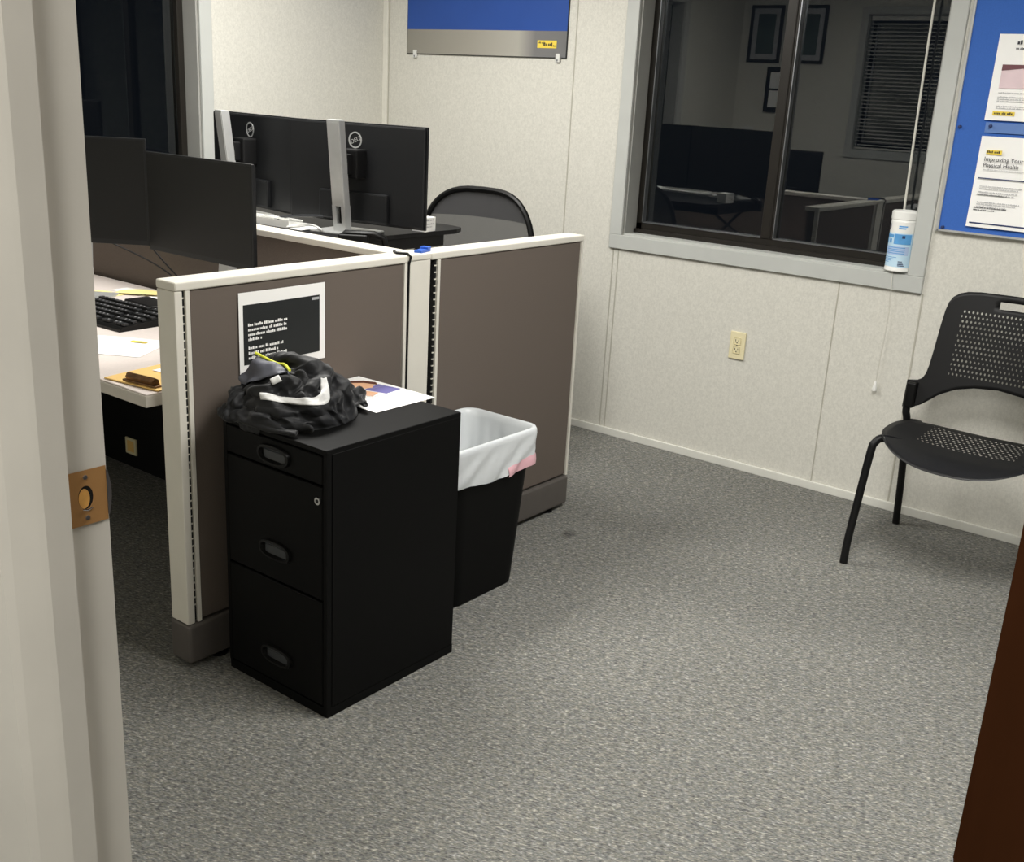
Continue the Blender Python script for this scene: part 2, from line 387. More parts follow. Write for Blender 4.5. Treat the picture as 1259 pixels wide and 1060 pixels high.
# windows: casing, reveal, aluminium sash, panes
def window(name, axis, opening, face, sgn, glass_d, stiles, casing=.061, lab=None):
    """opening (a0,a1,z0,z1) in a wall whose room face is at `face`; sgn: direction out of the room"""
    a0, a1, z0, z1 = opening
    def P(a, d, z): return (a, face+sgn*d, z) if axis == 'x' else (face+sgn*d, a, z)
    def bx(mb, u0, u1, d0, d1, za, zb, bev=.002): mb.box(P(u0, d0, za), P(u1, d1, zb), bev, 1)
    mb = MB()   # casing, four boards
    o = casing
    bx(mb, a0-o, a1+o, -.014, .004, z0-o, z0); bx(mb, a0-o, a1+o, -.014, .004, z1, z1+o)
    bx(mb, a0-o, a0, -.014, .004, z0, z1); bx(mb, a1, a1+o, -.014, .004, z0, z1)
    root = struct(mb.build(name, m_casing)); 
    mb = MB(); t = .008
    bx(mb, a0, a1, .004, .155, z0, z0+t, 0)
    mb.build('sill', m_casing, root)
    mb = MB()
    bx(mb, a0, a0+t, .004, .155, z0+t, z1, 0); bx(mb, a1-t, a1, .004, .155, z0+t, z1, 0); bx(mb, a0, a1, .004, .155, z1-t, z1, 0)
    mb.build('reveal', m_reveal, root)
    mb = MB(); f = .022; b0, b1, y0_, y1_ = a0+t, a1-t, z0+t, z1-t
    d0, d1 = glass_d-.024, glass_d+.03
    bx(mb, b0, b1, d0, d1, y0_, y0_+.045); bx(mb, b0, b1, d0, d1, y1_-.045, y1_); bx(mb, b0, b0+.03, d0, d1, y0_, y1_); bx(mb, b1-.03, b1, d0, d1, y0_, y1_)
    bx(mb, b0, b1, d0-.02, d0, y0_, y0_+.018)
    for s in stiles:
        bx(mb, s-.027, s+.027, d0-.004, d1, y0_+.045, y1_-.045); bx(mb, s+.012, s+.018, d0-.008, d1, y0_+.045, y1_-.045)
    mb.build('sash_frame', m_alu, root)
    ed = [b0+.03]+list(stiles)+[b1-.03]
    for u, w in zip(ed, ed[1:]):
        mb = MB(); u2 = u+(.027 if u != ed[0] else 0); w2 = w-(.027 if w != ed[-1] else 0)
        bx(mb, u2+.002, w2-.002, glass_d, glass_d+.005, y0_+.046, y1_-.046, 0); mb.build('pane', m_glass, root)
        mb = MB()   # thin bright gasket line on the glazing edge
        bx(mb, u2, u2+.004, d0-.003, glass_d, y0_+.045, y1_-.045, 0); bx(mb, u2, w2, d0-.003, glass_d, y0_+.045, y0_+.049, 0); mb.build('gasket', m_steel, root)
    return root
window('window_1', 'x', W1, YB, 1, .115, [-1.965])
window('window_2', 'y', W2, XL, -1, .115, [2.28])
w3 = window('window_3', 'x', W3, YF-.004, -1, .10, [-2.69], .05)
b = MB()
for k in range(34): b.box((W3[0]+.012, YF-.05, 2.1-k*.0255), (W3[1]-.012, YF-.028, 2.1-k*.0255+.006))
b.box((W3[0]+.012, YF-.055, 2.1), (W3[1]-.012, YF-.02, 2.13), .003); b.box((W3[0]+.012, YF-.05, 1.232), (W3[1]-.012, YF-.028, 1.245), .002)
b.build('blind', m_blind, w3)

# door frame (steel, painted) with strike plate; opened brown door
jy = YF+.002
sec = [(-.95, jy), (-.95, .525), (-.936, .525), (-.936, .498), (-.9385, .493), (-.951, .470), (-.957, .462), (-1.01, .452), (-1.01, .458), (-.995, .465), (-.995, jy-.006), (-1.012, jy-.006), (-1.012, jy)]
def frame_side(mirror):
    f = lambda x: x if not mirror else (DOOR[0]+DOOR[1]-x)
    return [(f(x), y, 0) for x, y in sec]
b = MB(); b.prism(frame_side(False), (0, 0, DOOR[3]))
b.prism(frame_side(True), (0, 0, DOOR[3]))
b.box((-1.012, .462, DOOR[3]), (.032, jy, DOOR[3]+.05)); b.box((-.95, .499, DOOR[3]-.016), (-.03, .533, DOOR[3]))
fr = struct(b.build('trim_9', m_jamb))
zs = 1.092
# strike: flat plate with an oval hole, lip wrapping to the room side
def plate_with_hole(mb, x, ya, yb, za, zb, cy, cz, ry, rz, n=24):
    out, inn = [], []
    for k in range(n):
        a = 2*PI*k/n; c, s = math.cos(a), math.sin(a)
        u = max(abs(c), abs(s)); oy = (ya+yb)/2+c/u*(yb-ya)/2; oz = (za+zb)/2+s/u*(zb-za)/2
        out.append((x, oy, oz)); inn.append((x, cy+c*ry, cz+s*rz))
    mb.grid([out, inn, [(x-.012, p[1], p[2]) for p in inn]], closed=True)
b = MB(); plate_with_hole(b, -.9485, .5295, .5725, zs-.029, zs+.029, .549, zs, .0085, .0125)
sp = b.build('strike_plate', m_brass, fr, smooth=True); sp['label'] = 'brass strike plate'
for nm, mm, xx, cy, cz, ry, rz in (('pocket_shade', m_dark, -.94935, .549, zs, .0095, .0135), ('pocket_light', m_gold, -.94915, .5475, zs-.001, .0062, .0105)):  # dark disc paints the hole's shading, gold disc the light showing through it
    MB().poly([(xx, cy+ry*math.cos(2*PI*k/24), cz+rz*math.sin(2*PI*k/24)) for k in range(24)]).build(nm, mm, sp)
b = MB().tube([(-.9485, .545, zs-.0118), (-.9475, .550, zs-.0132), (-.9485, .5555, zs-.0118)], .0009, 6); b.build('pocket_rim', m_chrome, sp, smooth=True)
for dz in (-.0215, .0215):
    b = MB().cyl((-.9495, .5495, zs+dz), (-.9475, .5495, zs+dz), .0027, .0023, 14); b.build('screw', m_steel, sp, smooth=True)
b = MB(); pts = []
for k in range(9):
    a = k/8*PI; pts.append((-.9485-.002*math.sin(a), jy+.0005+.0035*math.sin(a), zs-.024+.048*k/8))
b.prism([(-.951, jy-.001, zs-.024)]+[(-.951, jy+.0035*math.sin(k/8*PI), zs-.024+.048*k/8) for k in range(9)]+[(-.951, jy-.001, zs+.024)], (.003, 0, 0))
b.build('lip', m_steel, sp, smooth=True)

dl = thing('door_1', 'dark brown wooden door standing open into the office', 'door', (-.034, .577, 0), math.atan2(.873, -.236)); struct(dl)
MB().box((0, -.044, .012), (.905, 0, 2.04), .003).build('door_slab', m_wood, dl, world=False)
MB().box((.03, 0, .03), (.892, .0016, .497), .0005).build('kick_plate', m_steel, dl, world=False)
for z in (.25, 1.05, 1.85): MB().cyl((-.002, .006, z-.05), (-.002, .006, z+.05), .006, n=12).build('hinge', m_steel, dl, world=False)

# ------------------------------------------------------------------ cubicle partitions
XP0, XP1, HP = -2.262, -2.192, 1.03
def panel(name, lab, y0, y1, end0, end1, base_lo=0):
    """panel along y, faces at XP0 / XP1.  end0/end1: exposed ends"""
    t = thing(name, lab, 'partition', ((XP0+XP1)/2, (y0+y1)/2, 0), 0, 'tall taupe panels of the cubicle front'); t['kind'] = 'thing'
    w0 = .044; w1 = .014
    MB().box((XP0+.004, y0+w0, .135), (XP1-.003, y1-w1, HP-.022), .004).build('fabric_panel', m_fabric, t)
    MB().box((XP0-.004, y0, HP-.022), (XP1+.004, y1, HP), .006, 3).build('top_cap', m_cap, t)
    if end0: MB().box((XP0, y0, .13), (XP1+.001, y0+.022, HP-.022), .003).build('end_cap', m_cap, t)
    MB().box((XP1-.02, y0+.031, .13), (XP1+.001, y0+.043, HP-.022), .001).build('slotted_rail', m_cap, t)
    MB().box((XP1-.03, y0+.0235, .135), (XP1-.006, y0+.0305, HP-.022)).build('slot_channel', m_dark, t)
    b = MB(); n = 40
    for k in range(n):
        z = .16+k*(HP-.2)/n; b.box((XP1-.008, y0+.0225, z+.018), (XP1-.0045, y0+.0305, z+.0215))
    b.build('slot_bridges', m_cap, t)
    MB().box((XP1-.02, y1-.012, .13), (XP1+.001, y1, HP-.022), .001).build('edge_strip', m_cap, t)
    MB().box((XP0-.008, y0-.002, .016), (XP1+.007, y1+.002, .128), .013, 4).build('base_cover', m_kick, t)
    for y in (y0+.11, y1-.09): MB().lathe(((XP0+XP1)/2+.01, y, 0), [(0, 0), (.026, 0), (.026, .006), (.009, .009), (.009, .03)], 18).build('leveling_foot', m_black, t, smooth=True)
    return t
panel('cubicle_panel', 'taupe cubicle panel with black notice pinned on it, behind the file cabinet', 1.530, 2.330, True, False)
panel('cubicle_panel', 'taupe cubicle panel standing behind the trash can', 2.432, 3.235, False, True)
t = thing('connector_post', 'cream connector post between the two front cubicle panels', 'post', ((XP0+XP1)/2, 2.381, 0))
MB().box((XP0+.002, 2.342, .13), (XP1, 2.430, HP-.018), .002).build('post_cover', m_cap, t)
MB().box((XP0, 2.331, HP-.018), (XP1+.004, 2.431, HP), .005, 2).build('post_cap', m_cap, t)
MB().box((XP0-.006, 2.334, .016), (XP1+.005, 2.430, .128), .004).build('post_base', m_kick, t)
b = MB().tube([(XP1-.004, 2.337, .14), (XP1-.003, 2.337, .6), (XP1-.002, 2.337, HP-.03), (XP1+.006, 2.337, HP-.004), (XP1-.004, 2.334, HP+.004), (XP1-.035, 2.32, HP+.004), (XP1-.06, 2.335, HP+.004)], .0042, 8)
tag(b.build('black_cable', m_black, smooth=True), 'black cable running down the seam beside the cream post', 'cable')
# divider between the two desks
YD0, YD1 = 2.335, 2.405
t = thing('cubicle_panel', 'low taupe divider panel between the two desks, running to the side window', 'partition', (-3.17, 2.37, 0)); t['kind'] = 'thing'
MB().box((XL+.03, YD0+.004, .135), (XP0-.03, YD1-.004, HP-.022), .004).build('fabric_panel', m_fabric, t)
MB().box((XL+.004, YD0-.004, HP-.022), (XP0-.005, YD1+.004, HP), .006, 3).build('top_cap', m_cap, t)
MB().box((XL+.016, YD0-.006, .016), (XP0-.01, YD1+.006, .128), .006).build('base_cover', m_kick, t)
MB().box((XL+.004, YD0, .135), (XL+.03, YD1, HP-.022), .002).build('edge_strip', m_cap, t)
# ------------------------------------------------------------------ file cabinet
CX0, CX1, CY0, CY1, CZ = -2.131, -1.756, 1.612, 2.083, .70
t = thing('file_cabinet', 'black three-drawer metal file cabinet with a jacket on top', 'file cabinet', ((CX0+CX1)/2, (CY0+CY1)/2, 0))
b = MB(); b.box((CX0, CY0+.004, .0), (CX1, CY1, .025)); b.box((CX0, CY0+.016, .025), (CX1, CY1, CZ-.012), .0015, 1)
b.box((CX0, CY0+.002, .025), (CX0+.012, CY0+.02, CZ-.012)); b.box((CX1-.012, CY0+.002, .025), (CX1, CY0+.02, CZ-.012))
b.box((CX0, CY0, CZ-.014), (CX1, CY1, CZ), .003, 2)
b.build('cabinet_body', m_cab, t)
hx = -1.936
for z0, z1, hz in ((.612, .682, .645), (.318, .606, .398), (.032, .312, .108)):
    d = MB().box((CX0+.014, CY0, z0), (CX1-.014, CY0+.014, z1), .002, 1).build('drawer', m_cab, t)
    # oval recessed pull: outer rim ring, grey pocket
    b = MB(); n = 28; rows = []
    for (ra, rb, yy) in ((.058, .0255, 0), (.056, .024, -.008), (.049, .0185, -.009), (.045, .0155, -.001)):
        rows.append([(hx+ra*math.copysign(abs(math.cos(2*PI*k/n))**.8, math.cos(2*PI*k/n)), CY0+yy, hz+rb*math.copysign(abs(math.sin(2*PI*k/n))**.8, math.sin(2*PI*k/n))) for k in range(n)])
    b.grid(rows, closed=True); h = b.build('handle', m_cabin, d, smooth=True)
    b = MB(); b.poly([(hx-.038, CY0-.0012, hz-.013), (hx+.038, CY0-.0012, hz-.013), (hx+.038, CY0-.0012, hz+.008), (hx-.038, CY0-.0012, hz+.008)])
    b.prism([(hx-.038, CY0-.001, hz+.008), (hx+.038, CY0-.001, hz+.008), (hx+.038, CY0-.0075, hz+.0155), (hx-.038, CY0-.0075, hz+.0155)], (0, .0008, .001))
    b.build('pocket', m_pocket, h) if False else b.build('pull_recess', m_pocket, d)
b = MB(); b.cyl((-1.781, CY0+.002, .572), (-1.781, CY0-.006, .572), .0098, .0092, 22)
lk = b.build('lock', m_chrome, t, smooth=True)
b = MB(); b.cyl((-1.781, CY0-.0055, .572), (-1.781, CY0-.0066, .572), .0045, n=14); b.build('keyhole', m_dark, lk)

# ------------------------------------------------------------------ notice on the panel
t = thing('notice', 'white sheet with a black printed block taped to the cubicle panel', 'notice', (XP1, 1.86, .775))
xs = XP1+.0015
def cpt(y, z): return xs + .004*(1-min(1, abs(y-1.86)/.14))*.3 + (.004 if z < .8 else 0)
rows = [[(xs+.0022*math.sin(i/10*PI), 1.716+i*.029, .985-j*.042) for i in range(11)] for j in range(6)]
b = MB(); b.grid(rows); b.build('sheet', m_white, t, smooth=True, recalc=False)
def onsheet(y0, y1, z0, z1, off, n=8):
    return [[(xs+.0022*math.sin((y0+(y1-y0)*i/n-1.716)/.29*PI)+off, y0+(y1-y0)*i/n, z) for i in range(n+1)] for z in (z1, z0)]
b = MB(); b.grid(onsheet(1.729, 1.986, .797, .953, .0006)); b.build('printed_block', m_sign, t, recalc=False)
b = MB(); X = xs+.0034
b.bar_text((X, 1.742, .905), (0, 1, .012), (0, 0, -1), [(0, .128), (.0125, .122), (.025, .130), (.0375, .04), (.060, .118), (.0735, .095), (.086, .130)], .0078, 3)
b.build('lettering', m_white, t, recalc=False)
b = MB(); b.grid(onsheet(1.958, 1.984, .941, .948, .0010, 2)); b.build('corner_mark', m_ltgrey, t, recalc=False)

# flyer on the cabinet top
fz = CZ+.0012
P4 = [(-2.176, 2.138), (-1.906, 2.125), (-1.888, 1.905), (-2.165, 1.925)]
c0, cu, cv = Vector((-2.183, 1.86, fz)), Vector((.28, .0, 0)), Vector((0, .215, 0))
fa = math.radians(-.5)
def FP(u, v, z=0): # u along x (0..1), v along y (0..1)
    x, y = -.147+.296*u, -.111+.222*v
    return (-2.042+x*math.cos(fa)-y*math.sin(fa), 2.022+x*math.sin(fa)+y*math.cos(fa), fz+z+.001*math.sin(u*3))

t = thing('flyer', 'white printed flyer with a small portrait photo lying on the file cabinet', 'flyer', (-2.045, 2.02, CZ))
def fgrid(u0, u1, v0, v1, z, n=6): return [[FP(u0+(u1-u0)*i/n, v, z) for i in range(n+1)] for v in (v0, (v0+v1)/2, v1)]
MB().grid(fgrid(0, 1, 0, 1, 0, 10)).build('sheet', m_white, t, smooth=True)
def fpoly(pts, m, name, z): MB().poly([FP(u, v, z) for u, v in pts]).build(name, m, t)
fpoly([(.10, .62), (.20, .45), (.36, .50), (.40, .72), (.30, .90), (.16, .86)], m_skin, 'portrait_face', .0006)
fpoly([(.08, .72), (.16, .88), (.28, .94), (.36, .86), (.22, .80), (.14, .66)], m_hair, 'portrait_hair', .0008)
fpoly([(.34, .90), (.60, .96), (.63, .66), (.40, .58)], m_violet, 'portrait_shirt', .0005)
fpoly([(.34, .50), (.56, .62), (.62, .44), (.46, .34)], m_skin, 'portrait_hand', .0007)
b = MB(); b.bar_text(FP(.10, .40, .0006), (0, -1, 0), (1, 0, 0), [(.01, .06), (.02, .06), (.03, .05)], .004, 5)
b.bar_text(FP(.55, .52, .0012), (0, -1, 0), (1, 0, 0), [(.0, .09), (.012, .10), (.024, .1), (.036, .08), (.06, .1), (.072, .09), (.084, .1)], .0035, 6)
b.build('lettering', m_ltgrey, t)
fpoly([(.42, .06), (.425, .06), (.425, .92), (.42, .92)], m_ltgrey, 'fold_line', .0010)

# ------------------------------------------------------------------ waste bin with liner
t = thing('trash_can', 'black rectangular trash can with white bag behind the file cabinet', 'trash can', (-2.036, 2.425, 0))
def rrect(cx, cy, hx, hy, r, z, n=6, f=None):
    pts = []
    for qx, qy, a0 in ((1, 1, 0), (-1, 1, PI/2), (-1, -1, PI), (1, -1, 3*PI/2)):
        for k in range(n+1):
            a = a0+PI/2*k/n
            pts.append((cx+qx*(hx-r)+r*math.cos(a), cy+qy*(hy-r)+r*math.sin(a), z))
    return pts
def ring(hx, hy, r, z, per=160, wob=None):
    """evenly resampled rounded rectangle with optional offset function wob(k, nx, ny) -> (out, dz)"""
    base = [Vector(p) for p in rrect(-2.036, 2.425, hx, hy, r, z, 10)]
    L = [0]
    for a, c in zip(base, base[1:]+base[:1]): L.append(L[-1]+(c-a).length)
    out = []; j = 0
    for k in range(per):
        s = L[-1]*k/per
        while L[j+1] < s: j += 1
        a, c = base[j], base[(j+1) % len(base)]; p = a.lerp(c, (s-L[j])/max(1e-9, L[j+1]-L[j]))
        if wob:
            d = Vector((p.x+2.036, p.y-2.425, 0)); d.normalize(); o, dz = wob(k/per); p = p+d*o+Vector((0, 0, dz))
        out.append(p)
    return out
TOP = .512
prof = [(.100, .140, .03, 0), (.112, .155, .04, .004), (.113, .157, .04, .02), (.138, .196, .045, TOP-.012), (.143, .201, .045, TOP-.010), (.143, .201, .045, TOP), (.1405, .1985, .046, TOP), (.1370, .195, .045, TOP-.014), (.1105, .153, .038, .012)]
b = MB(); b.grid([ring(*p, per=72) for p in prof], closed=True)
b.bm.faces.new([v for v in list(b.bm.verts)[:72]][::-1]); b.bm.faces.new(list(b.bm.verts)[-72:])
b.build('can_body', m_bin, t, smooth=True)
def wv(amp, ph, dz=0, sharp=1):
    def f(u):
        a = 2*PI*u
        n = math.sin(23*a+ph+1.6*math.sin(5*a)) + .7*math.sin(41*a+2*ph+2*math.sin(3*a+1)) + .5*math.sin(9*a+ph*.5)
        return amp*n, dz*(math.sin(5*a+ph)+.6*math.sin(11*a+1.3*ph))
    return f
def soft(amp, ph, dz=0):
    return lambda u: (amp*(math.sin(7*2*PI*u+ph)+.7*math.sin(13*2*PI*u+1.7*ph+math.sin(3*2*PI*u))+.35*math.sin(29*2*PI*u+2*ph)), dz*math.sin(3*2*PI*u+ph))
def skirt(amp, ph, dz=0):     # shallow folds that run on a slant round the can
    return lambda u: (amp*(math.sin(11*2*PI*u+ph)+.6*math.sin(17*2*PI*u+1.5*ph)+.3*math.sin(31*2*PI*u+1.2*ph)), dz*(math.sin(2*2*PI*u+.4)+.5*math.sin(5*2*PI*u+ph*.3)))
rings = [ring(.050, .08, .03, .15, wob=soft(.014, 3.4, .01)), ring(.085, .130, .035, .21, wob=soft(.011, 2.8, .004)), ring(.103, .150, .04, .27, wob=soft(.009, 2.3)), ring(.112, .162, .04, .33, wob=soft(.0065, 1.9)), ring(.121, .175, .042, .39, wob=soft(.0045, 1.5)),
         ring(.127, .184, .044, .45, wob=soft(.0018, 1.1)), ring(.1335, .1910, .045, .495, wob=soft(.0004, .8)), ring(.1365, .1945, .045, TOP+.004), ring(.142, .200, .046, TOP+.008), ring(.1475, .2055, .047, TOP+.006),
         ring(.1505, .2085, .047, TOP-.002), ring(.1510, .209, .047, TOP-.012, wob=skirt(.0004, .2)), ring(.1500, .208, .047, TOP-.024, wob=skirt(.0016, .9)), ring(.1505, .208, .047, TOP-.038, wob=skirt(.0022, 1.8)), ring(.1500, .2075, .047, TOP-.052, wob=skirt(.0024, 2.8)),
         ring(.1505, .2075, .047, TOP-.066, wob=skirt(.0026, 3.9, .003)), ring(.1495, .207, .047, TOP-.080, wob=skirt(.0028, 5.0, .005)), ring(.1495, .2065, .047, TOP-.094, wob=skirt(.0026, 6.2, .007)), ring(.148, .205, .047, TOP-.108, wob=skirt(.0028, 7.2, .009))]
# a wider skirt toward the side facing the doorway
ln = MB(); ln.grid(rings, closed=True); ln.build('bag_liner', m_bag, t, smooth='all')
b = MB(); rows = []
for z, o, ph in ((TOP-.084, .0012, 5.2), (TOP-.094, .0030, 6.2), (TOP-.106, .0032, 7.0), (TOP-.117, .0022, 7.4)):
    r = ring(.1495, .2065, .047, z, wob=skirt(.0027, ph, .006)); w = []
    for k in PINK:
        p = r[k % 160]; d = Vector((p.x+2.036, p.y-2.425, 0)).normalized(); w.append(p+d*(o-.001))
    rows.append(w)
b.grid(rows); b.build('pink_drawstring', m_pink, t, smooth='all')

# ------------------------------------------------------------------ near desk and what is on it
DZ = .745
t = thing('desk', 'cream laminate desk inside the near cubicle', 'desk', (-3.17, 1.9, 0))
b = MB(); b.box((XL+.01, 1.495, DZ-.004), (XP0-.012, 2.325, DZ), .0015, 1); b.build('desk_top', m_desk, t)
MB().box((XL+.01, 1.492, DZ-.034), (XP0-.010, 2.325, DZ-.004), .003).build('desk_edge', m_deskedge, t)
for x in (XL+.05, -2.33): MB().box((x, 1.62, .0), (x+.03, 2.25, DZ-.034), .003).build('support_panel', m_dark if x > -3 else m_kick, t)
MB().box((XL+.08, 2.300, .02), (-2.30, 2.315, DZ-.034)).build('underdesk_shade', m_black, t)  # black sheet added to paint the deep shade under the desk

t = thing('outlet', 'grey outlet cover low on the black shade panel under the near desk', 'outlet', (-3.6, 2.299, .07))
MB().box((-3.645, 2.292, .075), (-3.575, 2.2995, .140), .002).build('cover_plate', m_ivory, t)
MB().box((-3.632, 2.2908, .086), (-3.588, 2.2925, .130), .001).build('socket_insert', m_manila, t)

def monitor(name, lab, loc, rz, w, h, zb, stand, group, logo=True):
    """local: screen faces -y, shell back at +y; x centred; stand behind"""
    t = thing(name, lab, 'monitor', loc, rz, group)
    MB().box((-w/2, -.004, zb), (w/2, .006, zb+h), .0025, 2).build('bezel', m_mon, t, world=False)
    MB().box((-w/2+.007, -.0046, zb+.016), (w/2-.007, -.0038, zb+h-.007)).build('screen', m_screen, t, world=False)
    b = MB(); b.box((-w/2+.004, .006, zb+.004), (w/2-.004, .016, zb+h-.004), .006, 2); b.build('back_shell', m_mon, t, world=False)
    b = MB(); b.box((-w*.25, .014, zb+.010), (w*.25, .034, zb+h*.32), .006, 2); b.build('port_housing', m_mon, t, world=False)
    b = MB(); b.box((-.05, .014, zb+h*.46), (.05, .075, zb+h*.46+.10), .006, 2); b.box((-.028, .07, zb+h*.46+.015), (.028, .10, zb+h*.46+.085), .004); b.build('mount', m_black, t, world=False)
    zt = stand
    b = MB(); y0, y1, hw = .10, .135, .027
    slot0, slot1 = .035, .095
    b.box((-hw, y0, .008), (hw, y1, slot0), .003); b.box((-hw, y0, slot1), (hw, y1, zt), .004); b.box((-hw, y0, slot0-.004), (-hw+.016, y1, slot1+.004)); b.box((hw-.016, y0, slot0-.004), (hw, y1, slot1+.004))
    for v in b.bm.verts: v.co.y += v.co.z*.12-.03
    st = b.build('stand_column', m_silver, t, world=False)
    for nm, lo, hi, mm in (('cable_slot', (-hw+.002, y0+.006, slot0-.01), (hw-.002, y0+.012, slot1+.01), m_dark), ('column_cover', (-.022, y1-.001, slot1+.02), (.022, y1+.0015, zt-.01), m_silver)):
        b = MB().box(lo, hi)
        for v in b.bm.verts: v.co.y += v.co.z*.12-.03
        b.build(nm, mm, st, world=False)
    b = MB(); b.box((-.10, -.03, 0), (.10, .150, .009), .004, 2); b.build('stand_base', m_silver, t, world=False)
    if logo:
        M = Matrix.Translation((0, .0166, zb+h-.06)) @ Matrix.Rotation(PI, 4, 'Z') @ Matrix.Rotation(PI/2, 4, 'X')
        b = MB(); R0, R1 = .0235, .0285; n = 40; 
        rows = [[M @ Vector((r*math.cos(2*PI*k/n), r*math.sin(2*PI*k/n), z)) for k in range(n)] for r, z in ((R1, -.001), (R1, .0009), (R0, .0009), (R0, -.001))]
        b.grid(rows, closed=True); lg = b.build('logo', m_silver, t, world=False)
        o = text_obj('logo_letters', 'DELL', .0215, m_silver, None, Matrix.Identity(4)); o.data.transform(Matrix.Translation((-.0212, -.0076, .0002))); o.data.transform(M @ Matrix.Rotation(math.radians(22), 4, 'Z')); o.parent = lg
    return t
g_near = 'black monitors facing the doorway on the near desk'
# screens facing the viewer (local -y)
monitor('monitor', 'black monitor on the near desk, square to the divider panel', (-2.930, 2.150, DZ), 0, .538, .319, .190, .36, g_near, False)
th = math.radians(38); ex = Vector((-3.200, 2.150, 0)); cxm = ex - Vector((math.cos(th), math.sin(th), 0))*.2675
monitor('monitor', 'black monitor angled toward the room, partly hidden by the door frame', (cxm.x, cxm.y, DZ), th,     .535, .345, .202, .36, g_near, False)

def keyboard(name, lab, loc, rz, w, d, mbody, mkeys, group=None):
    t = thing(name, lab, 'keyboard', loc, rz, group)
    b = MB(); b.prism([(-w/2, -d/2, 0), (-w/2, d/2, 0), (-w/2, d/2, .026), (-w/2, -d/2+.012, .014), (-w/2, -d/2, .008)], (w, 0, 0)); b.build('keyboard_body', mbody, t, world=False)
    b = MB(); sl = .012/(d-.012)
    for r in range(6):
        y = d/2-.018-r*(d-.045)/5; x = -w/2+.010
        while x < w/2-.02:
            wk = .016 if not (r == 5 and abs(x+w*.18) < .06) else .075
            if abs(x-w*.18) > .009 and abs(x-w*.32) > .007:
                z = .015+(y+d/2)*sl; b.prism([(x, y-.0075, z), (x+wk, y-.0075, z), (x+wk, y+.0075, z+.001), (x, y+.0075, z+.001)], (0, 0, .006))
            x += wk+.003
    b.build('keys', mkeys, t, world=False)
    b = MB(); rnd = random.Random(3)
    for r in range(6):
        y = d/2-.018-r*(d-.045)/5; x = -w/2+.014
        while x < w/2-.03:
            if abs(x-w*.18) > .012 and abs(x-w*.32) > .010: 
                z = .0222+(y+d/2)*sl; b.poly([(x, y-.001, z), (x+.005, y-.001, z), (x+.005, y+.004, z+.0006), (x, y+.004, z+.0006)])
            x += .019
    b.build('key_lettering', m_ltgrey if mbody is m_black or mbody is m_cabin else m_ltgrey, t, world=False)
    return t
KB0, KB1 = Vector((-2.945, 1.855, 0)), Vector((-3.099, 2.11, 0))
m_keys = mat('key_caps', (40, 41, 43), .5, noise=(60, .1))
# front edge runs to the left of KB0; depth direction KB0 -> KB1
kdir = Vector((-.42, -.09, 0)); 
keyboard('keyboard', 'black full-size keyboard on the near desk', (-3.105, 1.930, DZ), math.radians(2), .395, .215, m_cabin, m_keys)
# sticky notes & papers behind the keyboard
def sheet(name, lab, cat, x, y, z, w, d, rz, m, group=None, lines=None, curl=.002, mark=None):
    t = thing(name, lab, cat, (x, y, z), rz, group)
    MB().grid([[(-w/2+w*i/6, -d/2+d*j/4, .0012+curl*math.sin(i/6*PI)*(j/4)) for i in range(7)] for j in range(5)]).build('sheet', m, t, world=False, smooth=True)
    if lines:
        b = MB(); b.bar_text((-w*.38, d*.36, .0022+curl), (1, 0, 0), (0, -1, 0), lines, .0045, int(w*1000)); b.build('lettering', m_ltgrey, t, world=False)
    if mark:
        b = MB(); b.poly([(mark[0], mark[2], .0025+curl), (mark[1], mark[2], .0025+curl), (mark[1], mark[3], .0025+curl), (mark[0], mark[3], .0025+curl)]); b.build('highlight_mark', m_tagy, t, world=False)
    return t
gs = 'sticky notes behind the keyboard'
sheet('sticky_note', 'pale yellow sticky note next to the door frame, behind the keyboard', 'sticky note', -3.47, 2.13, DZ, .13, .075, .1, m_yellow, gs)
sheet('sticky_note', 'cream sticky note tilted up on top of the white slips', 'sticky note', -3.385, 2.225, DZ+.006, .17, .05, .62, m_yellow, gs, curl=.008)
sheet('paper_slip', 'white paper slip lying under the tilted cream sticky note', 'paper', -3.44, 2.235, DZ, .17, .07, .1, m_white, 'white slips behind the keyboard')
sheet('paper_slip', 'white paper slip beside the black flat case on the near desk', 'paper', -3.26, 2.245, DZ, .15, .06, .0, m_white, 'white slips behind the keyboard')
t = thing('flat_case', 'small black flat case behind the keyboard, next to the white slips', 'case', (-3.20, 2.135, DZ), -.05)
b = MB(); b.box((-.085, -.045, 0), (.085, .045, .016), .006, 3); b.build('case_body', m_black, t, world=False)
MB().box((-.086, -.0455, .0075), (.086, .0455, .0085)).build('seam_line', m_pocket, t, world=False)
sheet('printed_form', 'white printed form with a yellow highlight on the near desk', 'paper', -2.775, 1.715, DZ, .279, .205, .52, m_white, None, [(k*.018, .15) for k in range(8)], mark=(.035, .085, .050, .068))
t = thing('clipboard', 'manila coloured clipboard at the edge of the near desk', 'clipboard', (-2.345, 1.595, DZ), math.radians(8))
MB().box((-.135, -.075, .001), (.06, .19, .005), .002).build('board', m_manila, t, world=False)
b = MB(); b.box((-.075, -.068, .005), (.045, -.045, .010), .002)
b.prism([(-.06, -.045, .010), (-.06, -.066, .010), (-.06, -.071, .020), (-.06, -.060, .029), (-.06, -.048, .022)], (.095, 0, 0)); b.tube([(-.062, -.06, .022), (.037, -.06, .022)], .006, 10)
b.build('spring_clip', m_tort, t, world=False)
tag(bpy.data.objects['clipboard'], None, None)
sheet('blank_sheet', 'blank white sheet clipped on the manila clipboard', 'paper', -2.372, 1.715, DZ+.0055, .17, .15, math.radians(8), m_white)
